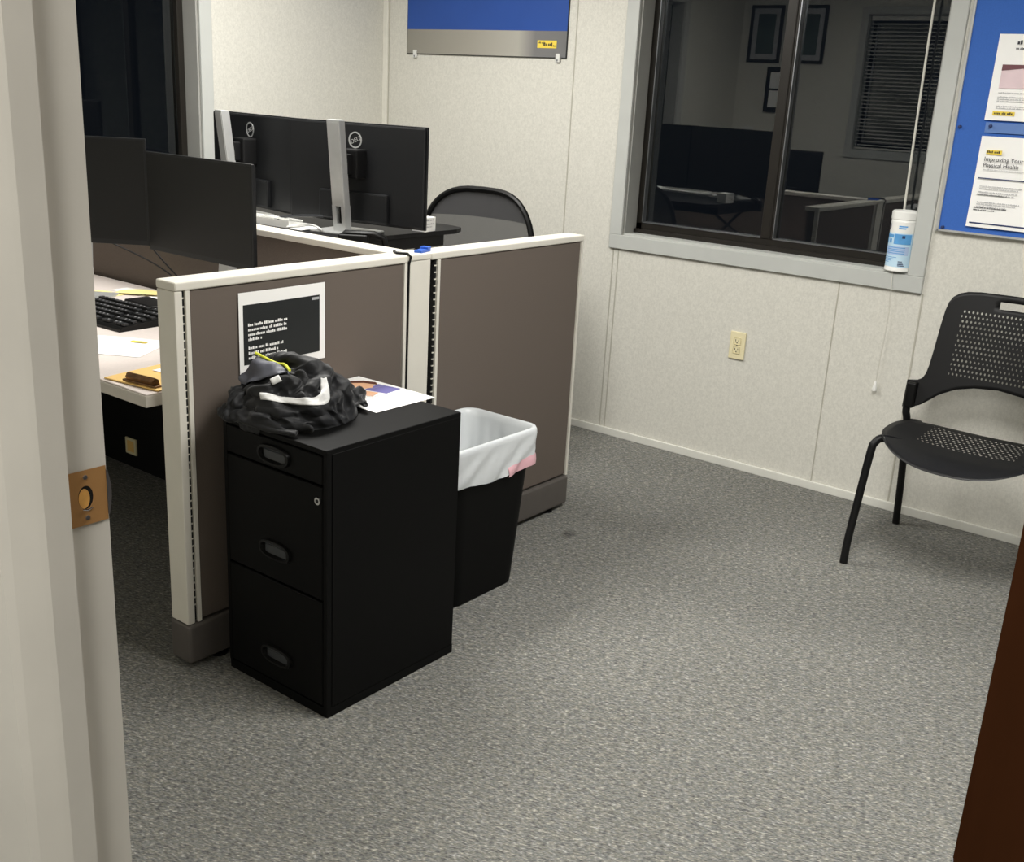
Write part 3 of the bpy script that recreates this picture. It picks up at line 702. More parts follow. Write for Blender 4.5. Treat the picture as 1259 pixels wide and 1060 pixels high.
for i, (pts, lab) in enumerate((
    ([(-3.35, 2.17, 1.00), (-3.34, 2.235, .93), (-3.25, 2.27, .84), (-3.12, 2.29, DZ+.02), (-3.0, 2.295, DZ+.006)], 'black monitor cable hanging in front of the divider, the steeper of two'),
    ([(-3.52, 2.10, .97), (-3.47, 2.18, .92), (-3.33, 2.25, .86), (-3.18, 2.29, DZ+.04), (-3.05, 2.275, DZ+.006)], 'black monitor cable hanging in front of the divider, the flatter of two'))):
    P = [Vector(p) for p in pts]; Q = []
    for k in range(len(P)-1):
        for s in range(6):
            a = P[max(k-1, 0)]; bq = P[k]; cq = P[k+1]; d = P[min(k+2, len(P)-1)]; u = s/6
            Q.append(.5*((2*bq)+(cq-a)*u+(2*a-5*bq+4*cq-d)*u*u+(3*bq-a-3*cq+d)*u**3))
    Q.append(P[-1])
    tag(MB().tube(Q, .003, 6).build('monitor_cable', m_black, smooth=True), lab, 'cable', 'monitor cables of the near desk')

# ------------------------------------------------------------------ far desk, riser, monitors seen from behind
t = thing('desk', 'desk of the far cubicle behind the divider panel', 'desk', (-3.2, 2.8, 0))
MB().box((XL+.01, 2.42, DZ-.004), (-2.30, 3.22, DZ), .0015, 1).build('desk_top', m_desk, t); MB().box((XL+.01, 2.418, DZ-.034), (-2.298, 3.222, DZ-.004), .003).build('desk_edge', m_deskedge, t)
for x in (XL+.05, -2.37): MB().box((x, 2.5, 0), (x+.03, 3.1, DZ-.034), .003).build('support_panel', m_kick, t)
RZ = .985
t = thing('standing_desk_converter', 'black standing desk converter raised behind the divider, carrying two monitors', 'desk converter', (-3.36, 2.93, DZ))
pl = [(-3.97, 2.64), (-2.86, 2.64), (-2.775, 2.74), (-2.765, 3.21), (-2.80, 3.275), (-2.86, 3.29), (-3.9, 3.29), (-3.97, 3.22)]
b = MB(); b.prism([(x, y, RZ-.016) for x, y in pl], (0, 0, .016)); b.build('worktop', m_black, t)
b = MB(); b.box((-3.9, 2.70, RZ-.060), (-2.785, 3.16, RZ-.016), .004); b.build('under_tray', m_cabin, t)
for x in (-3.85, -2.84):
    b = MB(); 
    for ya, yb in ((2.72, 3.12), (3.12, 2.72)):
        b.prism([(x, ya-.014, DZ+.02), (x, ya+.014, DZ+.02), (x, yb+.014, RZ-.05), (x, yb-.014, RZ-.05)], (.012 if ya < yb else -.012, 0, 0))
    b.build('scissor_arm', m_cabin, t)
MB().box((-3.92, 2.66, DZ), (-2.78, 3.2, DZ+.02), .004).build('base_frame', m_cabin, t)
# grab handle on the corner nearest the post
b = MB(); M = Matrix.Translation((-2.79, 2.735, RZ-.045)) @ Matrix.Rotation(math.radians(38), 4, 'Z')
b.tube([M @ Vector(p) for p in ((-.085, 0, -.01), (-.085, -.005, .035), (-.06, -.008, .058), (.04, -.008, .058), (.075, -.004, .045), (.085, 0, -.01))], .011, 10, flat=1.3)
b.box((-.085, -.03, -.012), (.02, .02, .055), .008, 3, M)
b.build('lift_handle', m_cabin, t, smooth=True)
g_far = 'monitors seen from behind on the standing desk converter'
def back_monitor(lab, L, R_, wadd=0):
    """back facing -y: L, R_ = ends as seen from the doorway"""
    L, R_ = Vector(L), Vector(R_); c = (L+R_)/2; a = math.atan2((R_-L).y, (R_-L).x)
    m = monitor('monitor', lab, (c.x, c.y, RZ), a+PI, (R_-L).length, .352, .030, .392, g_far, True)
    return m
back_monitor('monitor seen from behind, beside the mesh chair, with round logo', (-3.208, 2.775, 0), (-2.628, 2.885, 0))
back_monitor('monitor seen from behind, nearest the side window, with round logo', (-3.795, 2.885, 0), (-3.203, 2.786, 0))
keyboard('keyboard', 'white keyboard lying on the black standing desk converter', (-3.245, 2.70, RZ), PI+.05, .30, .10, m_wplast, m_wplast)
t = thing('mouse', 'white computer mouse on the standing desk converter', 'mouse', (-3.49, 2.665, RZ), 1.4)
b = MB(); rows = []
for j in range(9):
    u = j/8; y = -.055+.11*u; hw = .033*math.sin(PI*(.12+.80*u))**.5; hh = .034*math.sin(PI*(.1+.82*u))**.8
    rows.append([(hw*math.cos(PI*k/10), y, .001+hh*math.sin(PI*k/10)**.7) for k in range(11)])
b.grid(rows); b.bm.faces.new([v for v in list(b.bm.verts)[:11]]); b.bm.faces.new(list(b.bm.verts)[-11:][::-1]); b.build('mouse_shell', m_wplast, t, world=False, smooth=True)
MB().cyl((-.004, .03, .030), (.004, .03, .030), .007, n=14).build('scroll_wheel', m_pocket, t, world=False)
def spline(pts, n=8):
    P = [Vector(p) for p in pts]; Q = []
    for k in range(len(P)-1):
        for s in range(n):
            a = P[max(k-1, 0)]; bq = P[k]; cq = P[k+1]; d = P[min(k+2, len(P)-1)]; u = s/n
            Q.append(.5*((2*bq)+(cq-a)*u+(2*a-5*bq+4*cq-d)*u*u+(3*bq-a-3*cq+d)*u**3))
    return Q+[P[-1]]
tag(MB().tube(spline([(-3.22, 2.665, RZ+.004), (-3.16, 2.672, RZ+.03), (-3.08, 2.675, RZ+.045), (-2.99, 2.675, RZ+.055), (-2.935, 2.68, RZ+.06)]), .0045, 8).build('power_cable', m_pocket, smooth=True), 'grey cable looping to the front monitor stand', 'cable', 'grey cables on the converter')
tag(MB().tube(spline([(-3.10, 2.655, RZ+.004), (-3.05, 2.68, RZ+.018), (-2.99, 2.685, RZ+.02), (-2.93, 2.67, RZ+.012)]), .004, 8).build('power_cable', m_wplast, smooth=True), 'white cable lying on the converter beside the white papers', 'cable')
sheet('paper_stack', 'small stack of white papers beside the monitor stand on the converter', 'paper', -3.055, 2.695, RZ+.001, .055, .09, .1, m_white, None, curl=.006)
t = thing('carton', 'small white printed carton on the converter beside the monitor', 'box', (-2.80, 3.06, RZ), .15)
MB().box((-.03, -.035, 0), (.03, .035, .052), .002).build('carton_body', m_wplast, t, world=False)
b = MB(); b.bar_text((-.026, -.0356, .046), (1, 0, 0), (0, 0, -1), [(0, .045), (.012, .03)], .006, 9); b.bar_text((.0306, -.03, .046), (0, 1, 0), (0, 0, -1), [(0, .05), (.014, .05), (.024, .04)], .006, 10)
b.build('lettering', m_ltgrey, t, world=False)
t = thing('plastic_clip', 'bright blue plastic clip lying on top of the connector post', 'clip', (-2.222, 2.425, HP), .35)
b = MB(); b.prism([(-.012, -.035, 0), (.012, -.035, 0), (.015, .03, 0), (-.010, .036, 0)], (0, 0, .007)); b.prism([(-.012, .01, .007), (.013, .01, .007), (.015, .03, .007), (-.010, .036, .007)], (0, 0, .006)); b.build('clip_body', m_bluep, t, world=False)

# ------------------------------------------------------------------ mesh office chair (behind the partition)
t = thing('office_chair', 'black mesh-back office chair between the cubicle and the back wall', 'office chair', (-3.0, 3.50, 0), math.radians(8))
ch = t
def cback(u, v):  # u -1..1, v 0..1 ; chair faces local -y
    hw = .280*(.93+.07*math.sin(PI*min(1, v+.1)))
    z = .56+.535*v - .012*abs(u)**2.6*(v**2)
    return Vector((hw*u, .12+.06*v-.045*(1-u*u)*-1-.05+.03*math.sin(PI*v), z))
def oval(k, n):
    a = 2*PI*k/n; cc, ss = math.cos(a), math.sin(a)
    return math.copysign(abs(cc)**.62, cc), .5+.5*math.copysign(abs(ss)**.62, ss)
n = 48; out = [cback(*oval(k, n)) for k in range(n)]
MB().tube(out+[out[0]], .013, 8, caps=False).build('back_frame', m_cabin, t, world=False, smooth=True)
rows = []
for j in range(13):
    rows.append([cback(*(lambda p: ((p[0])*j/12, .5+(p[1]-.5)*j/12))(oval(k, n))) for k in range(n)])
MB().grid(rows, closed=True).build('back_mesh', m_net, t, world=False, smooth=True)
b = MB()   # lumbar band across the upper back
lim = lambda v: max(.05, 1-(2*v-1)**(2/.62))**.31
b.grid([[cback(u/10*.97*lim(v), v)+Vector((0, .012, 0)) for u in range(-10, 11)] for v in (.78, .82, .86, .90, .94, .98)]); 
b.build('upper_band', mesh_mat('band_mesh', (52, 52, 54), 90, .9), t, world=False, smooth=True)
b = MB(); rows = []
for j in range(11):
    v = j/10; y = -.42+.46*v; hw = .24*(1-.15*(1-v)**3); rows.append([(hw*u/8, y, .47+.02*abs(u/8)**3-.05*max(0, .18-v)**1*2) for u in range(-8, 9)])
b.grid(rows); m1 = b.build('seat', m_black, t, world=False, smooth=True); m1.modifiers.new('thick', 'SOLIDIFY').thickness = .05
MB().tube([(0, .10, .43), (0, .16, .50), (0, .165, .62)], .022, 10).build('back_support', m_cabin, t, world=False, smooth=True)
MB().cyl((0, -.15, .09), (0, -.15, .43), .028, .028).build('gas_lift', m_cabin, t, world=False, smooth=True)
for s in (-1, 1):
    MB().tube([(s*.23, -.1, .43), (s*.29, -.1, .45), (s*.295, -.1, .64)], .016, 8).box((s*.295-.035, -.24, .64), (s*.295+.035, .02, .665), .01).build('armrest', m_cabin, t, world=False, smooth=True)
for k in range(5):
    a = 2*PI*k/5+.3; d = Vector((math.cos(a), math.sin(a), 0)); o = Vector((0, -.15, 0))
    lg = MB().tube([o+d*.02+Vector((0, 0, .095)), o+d*.29+Vector((0, 0, .07))], [.022, .014], 8).build('leg', m_cabin, t, world=False, smooth=True)
    q = Vector((-d.y, d.x, 0))
    MB().cyl(o+d*.29+q*.018+Vector((0, 0, .03)), o+d*.29-q*.018+Vector((0, 0, .03)), .03, n=16).build('caster', m_black, lg, world=False, smooth=True)

# ------------------------------------------------------------------ stacking chair by the back wall
SCX = -.905
t = thing('stacking_chair', 'black perforated plastic stacking chair against the back wall', 'chair', (SCX, 3.75, 0))
def ip(x, T):
    for (a, va), (c, vc) in zip(T, T[1:]):
        if x <= c: 
            u = (x-a)/(c-a); return va+(vc-va)*u
    return T[-1][1]
TOPT = [(0, .917), (.13, .916), (.17, .912), (.195, .904), (.213, .890), (.224, .870), (.230, .84), (.235, .78), (.239, .70), (.243, .645), (.248, .612), (.257, .594), (.272, .585), (.305, .580)]
BOTT = [(0, .596), (.08, .588), (.14, .572), (.19, .545), (.22, .518), (.246, .497), (.272, .486), (.305, .481)]
xsn = sorted(set([-q for q, _ in TOPT]+[q for q, _ in TOPT]+[k*.02 for k in range(-10, 11)]+[.227, -.227, .232, -.232]))
def backpt(x, z):
    v = (z-.5)/.41
    return Vector((SCX+x, 3.925+.045*v+.055*(1-(x/.31)**2)*(.35+.65*min(1, max(0, v))), z))
rows, uvs = [], []
NV = 26
for j in range(NV+1):
    r, q = [], []
    for x in xsn:
        z0, z1 = ip(abs(x), BOTT), ip(abs(x), TOPT); z = z0+(z1-z0)*j/NV
        r.append(backpt(x, z)); q.append((.5+x/.61*1.15, (z-.48)/.44))
    rows.append(r); uvs.append(q)
b = MB(); b.grid(rows, uvs)
# handle slot near the top edge
sl = [f for f in b.bm.faces if abs(f.calc_center_median().x-SCX) < .062 and .862 < f.calc_center_median().z < .890]
bmesh.ops.delete(b.bm, geom=sl, context='FACES')
sb = b.build('backrest', m_backp, t, smooth=True); md = sb.modifiers.new('thick', 'SOLIDIFY'); md.thickness = .008; md.offset = 0
rows, uvs = [], []
for j in range(15):
    r, q = [], []
    for k in range(64):
        a = 2*PI*k/64; ca, sa = math.cos(a), math.sin(a); e = .72 if sa > 0 else .86
        u = math.copysign(abs(ca)**e, ca)*j/14; v = math.copysign(abs(sa)**e, sa)*j/14      # v -1 front, 1 back
        x, y = .262*u, 3.660+.222*v
        z = .449-.026*max(0, (-v-.35)/.65)**2+.022*abs(u)**3-.012*(1-u*u)+.010*max(0, v)
        r.append((SCX+x, y, z)); q.append((.5+u/2, .5+v/2))
    rows.append(r); uvs.append(q)
b = MB(); b.grid(rows, uvs, closed=True); bmesh.ops.remove_doubles(b.bm, verts=b.bm.verts, dist=1e-5)
ss = b.build('seat', m_seatp, t, smooth='all'); md = ss.modifiers.new('thick', 'SOLIDIFY'); md.thickness = .0012; md.offset = 0
for s in (-1, 1):
    x0 = SCX+s*.284
    MB().tube(spline([(x0, 3.501, 0), (x0+.000, 3.508, .08), (x0-s*.006, 3.522, .20), (x0-s*.020, 3.536, .40), (x0-s*.027, 3.545, .437), (x0-s*.045, 3.565, .452), (x0-s*.09, 3.61, .440)], 6), .0135, 12).build('leg', m_black, t, smooth=True)
    MB().tube(spline([(x0, 4.018, 0), (x0+s*.000, 3.985, .22), (x0+s*.002, 3.945, .42), (x0+s*.005, 3.925, .47), (x0+s*.005, 3.928, .56)], 6), .0135, 12).build('leg', m_black, t, smooth=True)
    MB().tube(spline([(x0-s*.09, 3.61, .440), (x0-s*.08, 3.75, .438), (x0-s*.06, 3.9, .437), (x0, 3.945, .425)], 6), .011, 10).build('side_rail', m_black, t, smooth=True)
    MB().box((x0-s*.004-.017, 3.905, .484), (x0-s*.004+.017, 3.945, .578), .008, 3).build('back_bracket', m_cabin, t, smooth=True)

# ------------------------------------------------------------------ things on the back wall
t = thing('poster', 'large silver and blue poster panel clipped on the back wall', 'poster', (-3.447, YB, 1.65))
PX0, PX1 = -3.926, -2.970
MB().box((PX0, YB-.008, 1.652), (PX1, YB-.002, 1.762)).build('silver_band', m_grad, t)
MB().box((PX0, YB-.008, 1.762), (PX1, YB-.002, 2.25)).build('blue_field', m_blue, t)
for y in (.0,): MB().box((PX0-.003, YB-.007, 1.649), (PX1+.003, YB-.001, 2.253)).build('backing_edge', m_sign, t)
tg = MB().box((-3.128, YB-.0092, 1.690), (-3.022, YB-.0078, 1.722)).build('yellow_tag', m_tagy, t)
b = MB(); b.bar_text((-3.120, YB-.0096, 1.717), (1, 0, -.04), (0, 0, -1), [(0, .03)], .008, 4); b.bar_text((-3.098, YB-.0096, 1.713), (1, 0, 0), (0, 0, -1), [(0, .052)], .014, 8); b.bar_text((-3.05, YB-.0096, 1.704), (1, 0, 0), (0, 0, -1), [(0, .02)], .007, 2)
b.build('tag_lettering', m_slot, tg)
for x in (-3.872, -3.010):
    c = MB().box((x-.011, YB-.014, 1.632), (x+.011, YB-.001, 1.668), .003).build('mounting_clip', mat('clear_clip', (214, 214, 210), .25, noise=(20, .03)), t)
    MB().cyl((x, YB-.0142, 1.640), (x, YB-.016, 1.640), .004, n=12).build('screw', m_steel, c)

t = thing('bulletin_board', 'blue fabric bulletin board on the back wall beside the window', 'bulletin board', (-.55, YB, 1.105))
BX0, BX1, BZ0, BZ1 = -1.250, .15, 1.105, 2.12
MB().box((BX0, YB-.016, BZ0), (BX1, YB-.002, BZ1)).build('felt_panel', m_felt, t)
b = MB(); b.box((BX0-.006, YB-.021, BZ0-.008), (BX1+.006, YB-.001, BZ0), .001, 1); b.box((BX0-.006, YB-.021, BZ1), (BX1+.006, YB-.001, BZ1+.008), .001, 1); b.box((BX0-.010, YB-.021, BZ0-.008), (BX0, YB-.001, BZ1+.008), .001, 1); b.box((BX1, YB-.021, BZ0-.008), (BX1+.010, YB-.001, BZ1+.008), .001, 1)
b.build('board_frame', m_silver, t)
yp = YB-.018
def paper(name, lab, x0, x1, z0, z1):
    t = thing(name, lab, 'flyer', ((x0+x1)/2, yp, z0), 0, 'papers pinned on the bulletin board')
    MB().grid([[(x0+(x1-x0)*i/6, yp-.001-.007*(1-j/5)**2, z0+(z1-z0)*j/5) for i in range(7)] for j in range(6)]).build('sheet', m_white, t, smooth=True, recalc=False)
    return t
def flat(t, name, x0, x1, z0, z1, m, d=.0085): return MB().poly([(x0, yp-d, z0), (x1, yp-d, z0), (x1, yp-d, z1), (x0, yp-d, z1)]).build(name, m, t)
def RXZ(x, z, d=.010): return Matrix.Translation((x, yp-d, z)) @ Matrix.Rotation(PI/2, 4, 'X')
t = paper('pinned_flyer', 'white flyer with a reddish photo pinned higher on the bulletin board', -1.156, -.94, 1.490, 1.77)
flat(t, 'photo', -1.128, -.97, 1.595, 1.672, m_rose, .0075); MB().poly([(-1.128, yp-.0085, 1.672), (-1.128, yp-.0085, 1.652), (-1.06, yp-.0085, 1.660), (-.97, yp-.0085, 1.645), (-.97, yp-.0085, 1.672)]).build('photo_detail', m_maroon, t)
b = MB(); b.bar_text((-1.126, yp-.0088, 1.583), (1, 0, 0), (0, 0, -1), [(0, .15), (.014, .15), (.021, .15), (.028, .14), (.044, .15), (.051, .14)], .0038, 12); b.build('lettering', m_ltgrey, t)
tgm = flat(t, 'yellow_tag', -1.133, -1.06, 1.506, 1.520, m_tagy, .0092); b = MB(); b.bar_text((-1.128, yp-.0096, 1.5175), (1, 0, 0), (0, 0, -1), [(0, .06)], .008, 13); b.build('tag_lettering', m_slot, tgm)
b = MB(); b.bar_text((-1.093, yp-.006, 1.750), (1, 0, 0), (0, 0, -1), [(0, .10)], .013, 14); b.bar_text((-1.095, yp-.006, 1.728), (1, 0, 0), (0, 0, -1), [(0, .09)], .007, 15); b.build('heading', m_ink, t)
t = paper('pinned_flyer', 'white flyer headed Improving pinned lower on the bulletin board', -1.156, -.94, 1.126, 1.436)
tgm = flat(t, 'yellow_tag', -1.130, -1.078, 1.377, 1.391, m_tagy); b = MB(); b.bar_text((-1.127, yp-.0088, 1.3885), (1, 0, 0), (0, 0, -1), [(0, .044)], .008, 16); b.build('tag_lettering', m_slot, tgm)
text_obj('heading', 'Improving Your', .0205, m_ink, t, RXZ(-1.133, 1.3535)); text_obj('subheading', 'Physical Health', .0195, m_ink, t, RXZ(-1.133, 1.3335))
b = MB(); b.bar_text((-1.130, yp-.0085, 1.326), (1, 0, 0), (0, 0, -1), [(0, .16)], .003, 17)
b.bar_text((-1.132, yp-.0088, 1.27), (1, 0, 0), (0, 0, -1), [(0, .14), (.008, .13), (.020, .13), (.029, .12), (.055, .14), (.062, .13), (.070, .1)], .0038, 18); b.build('lettering', m_ltgrey, t)
flat(t, 'rule_line', -1.142, -.955, 1.293, 1.2965, m_navy); flat(t, 'bottom_rule', -1.146, -.955, 1.138, 1.1425, m_navy, .0095)
b = MB(); b.bar_text((-1.137, yp-.0088, 1.241), (1, 0, 0), (0, 0, -1), [(0, .10)], .004, 19); b.bar_text((-1.140, yp-.0088, 1.196), (1, 0, 0), (0, 0, -1), [(0, .11), (.008, .07)], .004, 20); b.build('bold_lettering', m_ink, t)
t = thing('pinned_card', 'clear bluish strip pinned between the two flyers on the board', 'card', (-1.08, yp, 1.452), 0)
MB().box((-1.150, yp-.004, 1.448), (-.96, yp-.001, 1.482)).build('strip', mat('pale_blue_strip', (96, 128, 186), .4, noise=(20, .05)), t)
for x, z, lab in ((-1.132, 1.470, 'dark push pin in the bluish strip between the flyers'), (-1.236, 1.462, 'dark push pin near the silver edge of the bulletin board'), (-1.236, 1.112, 'dark push pin in the lower corner of the bulletin board')):
    t = thing('push_pin', lab, 'push pin', (x, yp, z), 0, 'push pins on the bulletin board')
    MB().lathe((0, 0, 0), [(0, 0), (.006, 0), (.0055, .003), (.003, .005), (.0035, .009), (.005, .011), (.0045, .0125), (0, .013)], 14, Matrix.Translation((x, yp-(.004 if x > -1.2 else -.002), z)) @ Matrix.Rotation(PI/2, 4, 'X')).build('pin_head', m_navy, t, smooth=True)

t = thing('wall_outlet', 'ivory wall outlet under the big window', 'outlet', (-1.992, YB, .475))
MB().box((-2.027, YB-.008, .476), (-1.957, YB, .592), .003, 2).build('cover_plate', m_ivory, t)
for z in (.553, .515):
    b = MB(); b.box((-2.008, YB-.0098, z-.014), (-1.976, YB-.0075, z+.014), .004, 2); so = b.build('socket', m_ivory, t, smooth=True)
    b = MB()
    for dx in (-.0065, .0065): b.box((-1.992+dx-.0014, YB-.0103, z-.001), (-1.992+dx+.0014, YB-.0096, z+.008))
    b.cyl((-1.992, YB-.0103, z-.007), (-1.992, YB-.0096, z-.007), .0026, n=10); b.build('slots', m_slot, so)
b = MB().cyl((-1.992, YB-.0088, .534), (-1.992, YB-.0075, .534), .003, n=12); b.build('screw', m_steel, t)

# disinfecting wipes canister on the sill
WX, WY, WZ, WR = -1.386, YB+.018, .9305, .0505
t = thing('wipes_canister', 'white and blue wipes canister standing in the window corner', 'wipes canister', (WX, WY, WZ))
MB().lathe((WX, WY, WZ), [(0, 0), (WR-.004, 0), (WR-.001, .003), (WR-.002, .012), (WR-.003, .014), (WR-.003, .195), (WR-.008, .203), (0, .203)], 40).build('canister_body', m_wplast, t, smooth=True)
MB().lathe((WX, WY, WZ), [(WR-.006, .190), (WR-.001, .192), (WR-.001, .218), (WR-.006, .223), (.030, .224), (.026, .221), (0, .221)], 40).build('canister_lid', m_wplast, t, smooth=True)
def band(a0, a1, z0, z1, m, name, off, par=t):
    n = max(2, int((a1-a0)*14)); R = WR-.003+off
    return MB().grid([[(WX+R*math.cos(a0+(a1-a0)*i/n), WY+R*math.sin(a0+(a1-a0)*i/n), WZ+z) for i in range(n+1)] for z in (z0, z1)]).build(name, m, par, smooth=True)
LA = band(-PI, PI, .018, .183, m_cyan, 'label_wrap', .0003)
band(-PI, PI, .142, .183, m_wplast, 'label_top', .0005, LA)
A = -PI/2-.25   # direction towards the doorway
band(A-1.2, A-.1, .124, .136, m_lblue, 'blue_band', .0008, LA); band(A-.05, A+1.3, .102, .139, m_lblue, 'blue_block', .0009, LA)
band(A+.55, A+.78, .124, .134, m_navy, 'navy_spot', .0012, LA); band(A-1.0, A-.7, .104, .120, m_lblue, 'picture_panel', .0009, LA); band(A-.5, A-.25, .104, .120, m_lblue, 'picture_panel', .0009, LA)
band(A-.75, A+1.2, .062, .094, mat('label_lilac', (176, 196, 228), .5, noise=(30, .08)), 'text_panel', .0008, LA)
for k, z in enumerate((.088, .081, .074, .067)): band(A-.68, A+.9, z, z+.0028, m_lblue, 'text_line', .0011, LA)
for k, z in enumerate((.052, .046, .040, .034)): band(A-1.0+.06*k, A+.35-.2*k, z, z+.0022, m_lblue, 'text_line', .0008, LA)
for k, z in enumerate((.022, .027, .032, .037)): band(A+.50, A+1.0-.06*k, z, z+.003, m_navy, 'corner_print', .0010, LA)
n = 24; R = WR-.0018
b = MB(); rows = []
for r in (1, .72): rows.append([(WX+R*math.cos(A-.80+.26*r*math.cos(2*PI*k/n)), WY+R*math.sin(A-.80+.26*r*math.cos(2*PI*k/n)), WZ+.165+.011*r*math.sin(2*PI*k/n)) for k in range(n)])
b.grid(rows, closed=True); b.build('oval_badge', m_navy, LA)
for k, z in enumerate((.158, .165)): band(A+.2, A+.75+.1*k, z, z+.005, m_lblue, 'script_line', .0012, LA)

# blind cord with tassel
cp = spline([(-1.426, YB+.075, 2.13), (-1.425, YB+.075, 1.8), (-1.422, YB+.0755, 1.5), (-1.416, YB+.0765, 1.16), (-1.410, YB+.0765, 1.05), (-1.398, YB+.072, .95), (-1.392, YB+.045, .9318), (-1.390, YB-.012, .9322), (-1.390, YB-.0165, .91), (-1.384, YB-.017, .84), (-1.382, YB-.012, .756), (-1.390, YB-.012, .50)], 6)
t = thing('blind_cord', 'thin white blind cord hanging in the window, ending in a small tassel', 'cord', (-1.39, YB-.012, .46))
b = MB(); b.tube([p for p in cp if p.z > 1.05], .0042, 6); b.tube([p+Vector((.0, 0, 0)) for p in cp if p.z <= 1.07], .0013, 6); b.build('cord_line', m_cord, t, smooth=True)
MB().lathe((-1.390, YB-.012, .462), [(0, 0), (.008, .002), (.009, .012), (.005, .032), (.003, .04), (0, .041)], 14).build('tassel', m_wplast, t, smooth=True)

# framed pictures on the wall by the doorway (seen in the glass)
yw = YF-.004
for i, (x0, x1, z0, z1, lab) in enumerate(((-4.02, -3.76, 1.80, 2.2, 'black-framed print reflected in the window, next to the corner'), (-3.68, -3.42, 1.80, 2.2, 'black-framed print reflected in the window, second from the corner'), (-3.84, -3.66, 1.45, 1.77, 'small black frame with two sheets reflected in the window'), )):
    t = thing('picture_frame', lab, 'picture frame', ((x0+x1)/2, yw, z0), 0, 'framed pictures reflected in the window')
    b = MB(); f = .022
    b.box((x0, yw, z0), (x1, yw+.02, z0+f)); b.box((x0, yw, z1-f), (x1, yw+.02, z1)); b.box((x0, yw, z0+f), (x0+f, yw+.02, z1-f)); b.box((x1-f, yw, z0+f), (x1, yw+.02, z1-f)); b.build('frame', m_frame, t)
    MB().box((x0+f, yw, z0+f), (x1-f, yw+.008, z1-f)).build('mat_board', m_ltgrey if i < 2 else m_frame, t)
    if i < 2: MB().box((x0+.06, yw+.007, z0+.06), (x1-.06, yw+.01, z1-.06)).build('print', m_art, t)
    else:
        for za, zb in ((z0+.035, z0+.155), (z0+.17, z0+.285)): MB().box((x0+.03, yw+.007, za), (x1-.03, yw+.01, zb)).build('print', m_white, t)

# ------------------------------------------------------------------ jacket
from mathutils.bvhtree import BVHTree
t = thing('jacket', 'crumpled dark jacket with reflective stripe heaped on the file cabinet', 'jacket', (-2.02, 1.74, CZ))
JC, JR = Vector((-2.02, 1.76, .685)), Vector((.155, .17, .158))
FOLDS = [
    (.021, ((-2.096, 1.700, 0.815), (-2.075, 1.739, 0.827), (-2.012, 1.750, 0.831), (-1.954, 1.778, 0.814), (-1.935, 1.814, 0.790), (-1.915, 1.823, 0.735))),
    (.020, ((-2.104, 1.672, 0.781), (-2.070, 1.696, 0.808), (-2.020, 1.705, 0.823))),
    (.019, ((-2.113, 1.646, 0.762), (-2.075, 1.622, 0.744), (-2.10, 1.600, 0.722))),
    (.014, ((-2.125, 1.600, 0.716), (-2.07, 1.590, 0.716), (-2.023, 1.608, 0.725))),
    (.016, ((-2.105, 1.659, 0.758), (-2.016, 1.643, 0.783), (-1.978, 1.674, 0.800), (-1.952, 1.720, 0.808))),
    (.015, ((-1.999, 1.636, 0.774), (-1.934, 1.674, 0.769), (-1.909, 1.729, 0.770), (-1.924, 1.763, 0.791), (-1.947, 1.774, 0.810))),
    (.013, ((-1.999, 1.618, 0.745), (-1.936, 1.650, 0.743), (-1.901, 1.711, 0.746), (-1.905, 1.783, 0.765))),
    (.011, ((-1.975, 1.615, 0.720), (-1.931, 1.640, 0.712), (-1.870, 1.675, 0.712))),
    (.012, ((-1.941, 1.636, 0.724), (-1.908, 1.676, 0.723), (-1.887, 1.729, 0.717), (-1.889, 1.807, 0.714))),
    (.012, ((-2.04, 1.590, 0.714), (-1.980, 1.606, 0.714), (-1.91, 1.612, 0.712), (-1.873, 1.63, 0.711))),
    (.026, ((-1.950, 1.795, 0.795), (-1.930, 1.820, 0.765), (-1.912, 1.831, 0.728))),
    (.024, ((-1.97, 1.80, .78), (-1.94, 1.83, .75), (-1.915, 1.835, .722), (-1.915, 1.79, .722))),
    (.016, ((-1.905, 1.734, 0.751), (-1.900, 1.784, 0.727), (-1.910, 1.815, 0.718))),
    (.011, ((-1.995, 1.758, 0.829), (-1.958, 1.710, 0.808), (-1.958, 1.670, 0.787))),
    (.011, ((-1.960, 1.785, 0.815), (-1.932, 1.734, 0.797), (-1.926, 1.702, 0.779))),
    (.012, ((-2.042, 1.621, 0.751), (-1.979, 1.632, 0.759), (-1.944, 1.652, 0.757))),
    (.012, ((-2.045, 1.611, 0.726), (-1.991, 1.611, 0.724), (-1.959, 1.626, 0.730))),
    (.020, ((-2.12, 1.70, .735), (-2.135, 1.80, .74), (-2.10, 1.90, .73), (-2.0, 1.93, .725), (-1.91, 1.89, .725)))]
from mathutils import noise as mn
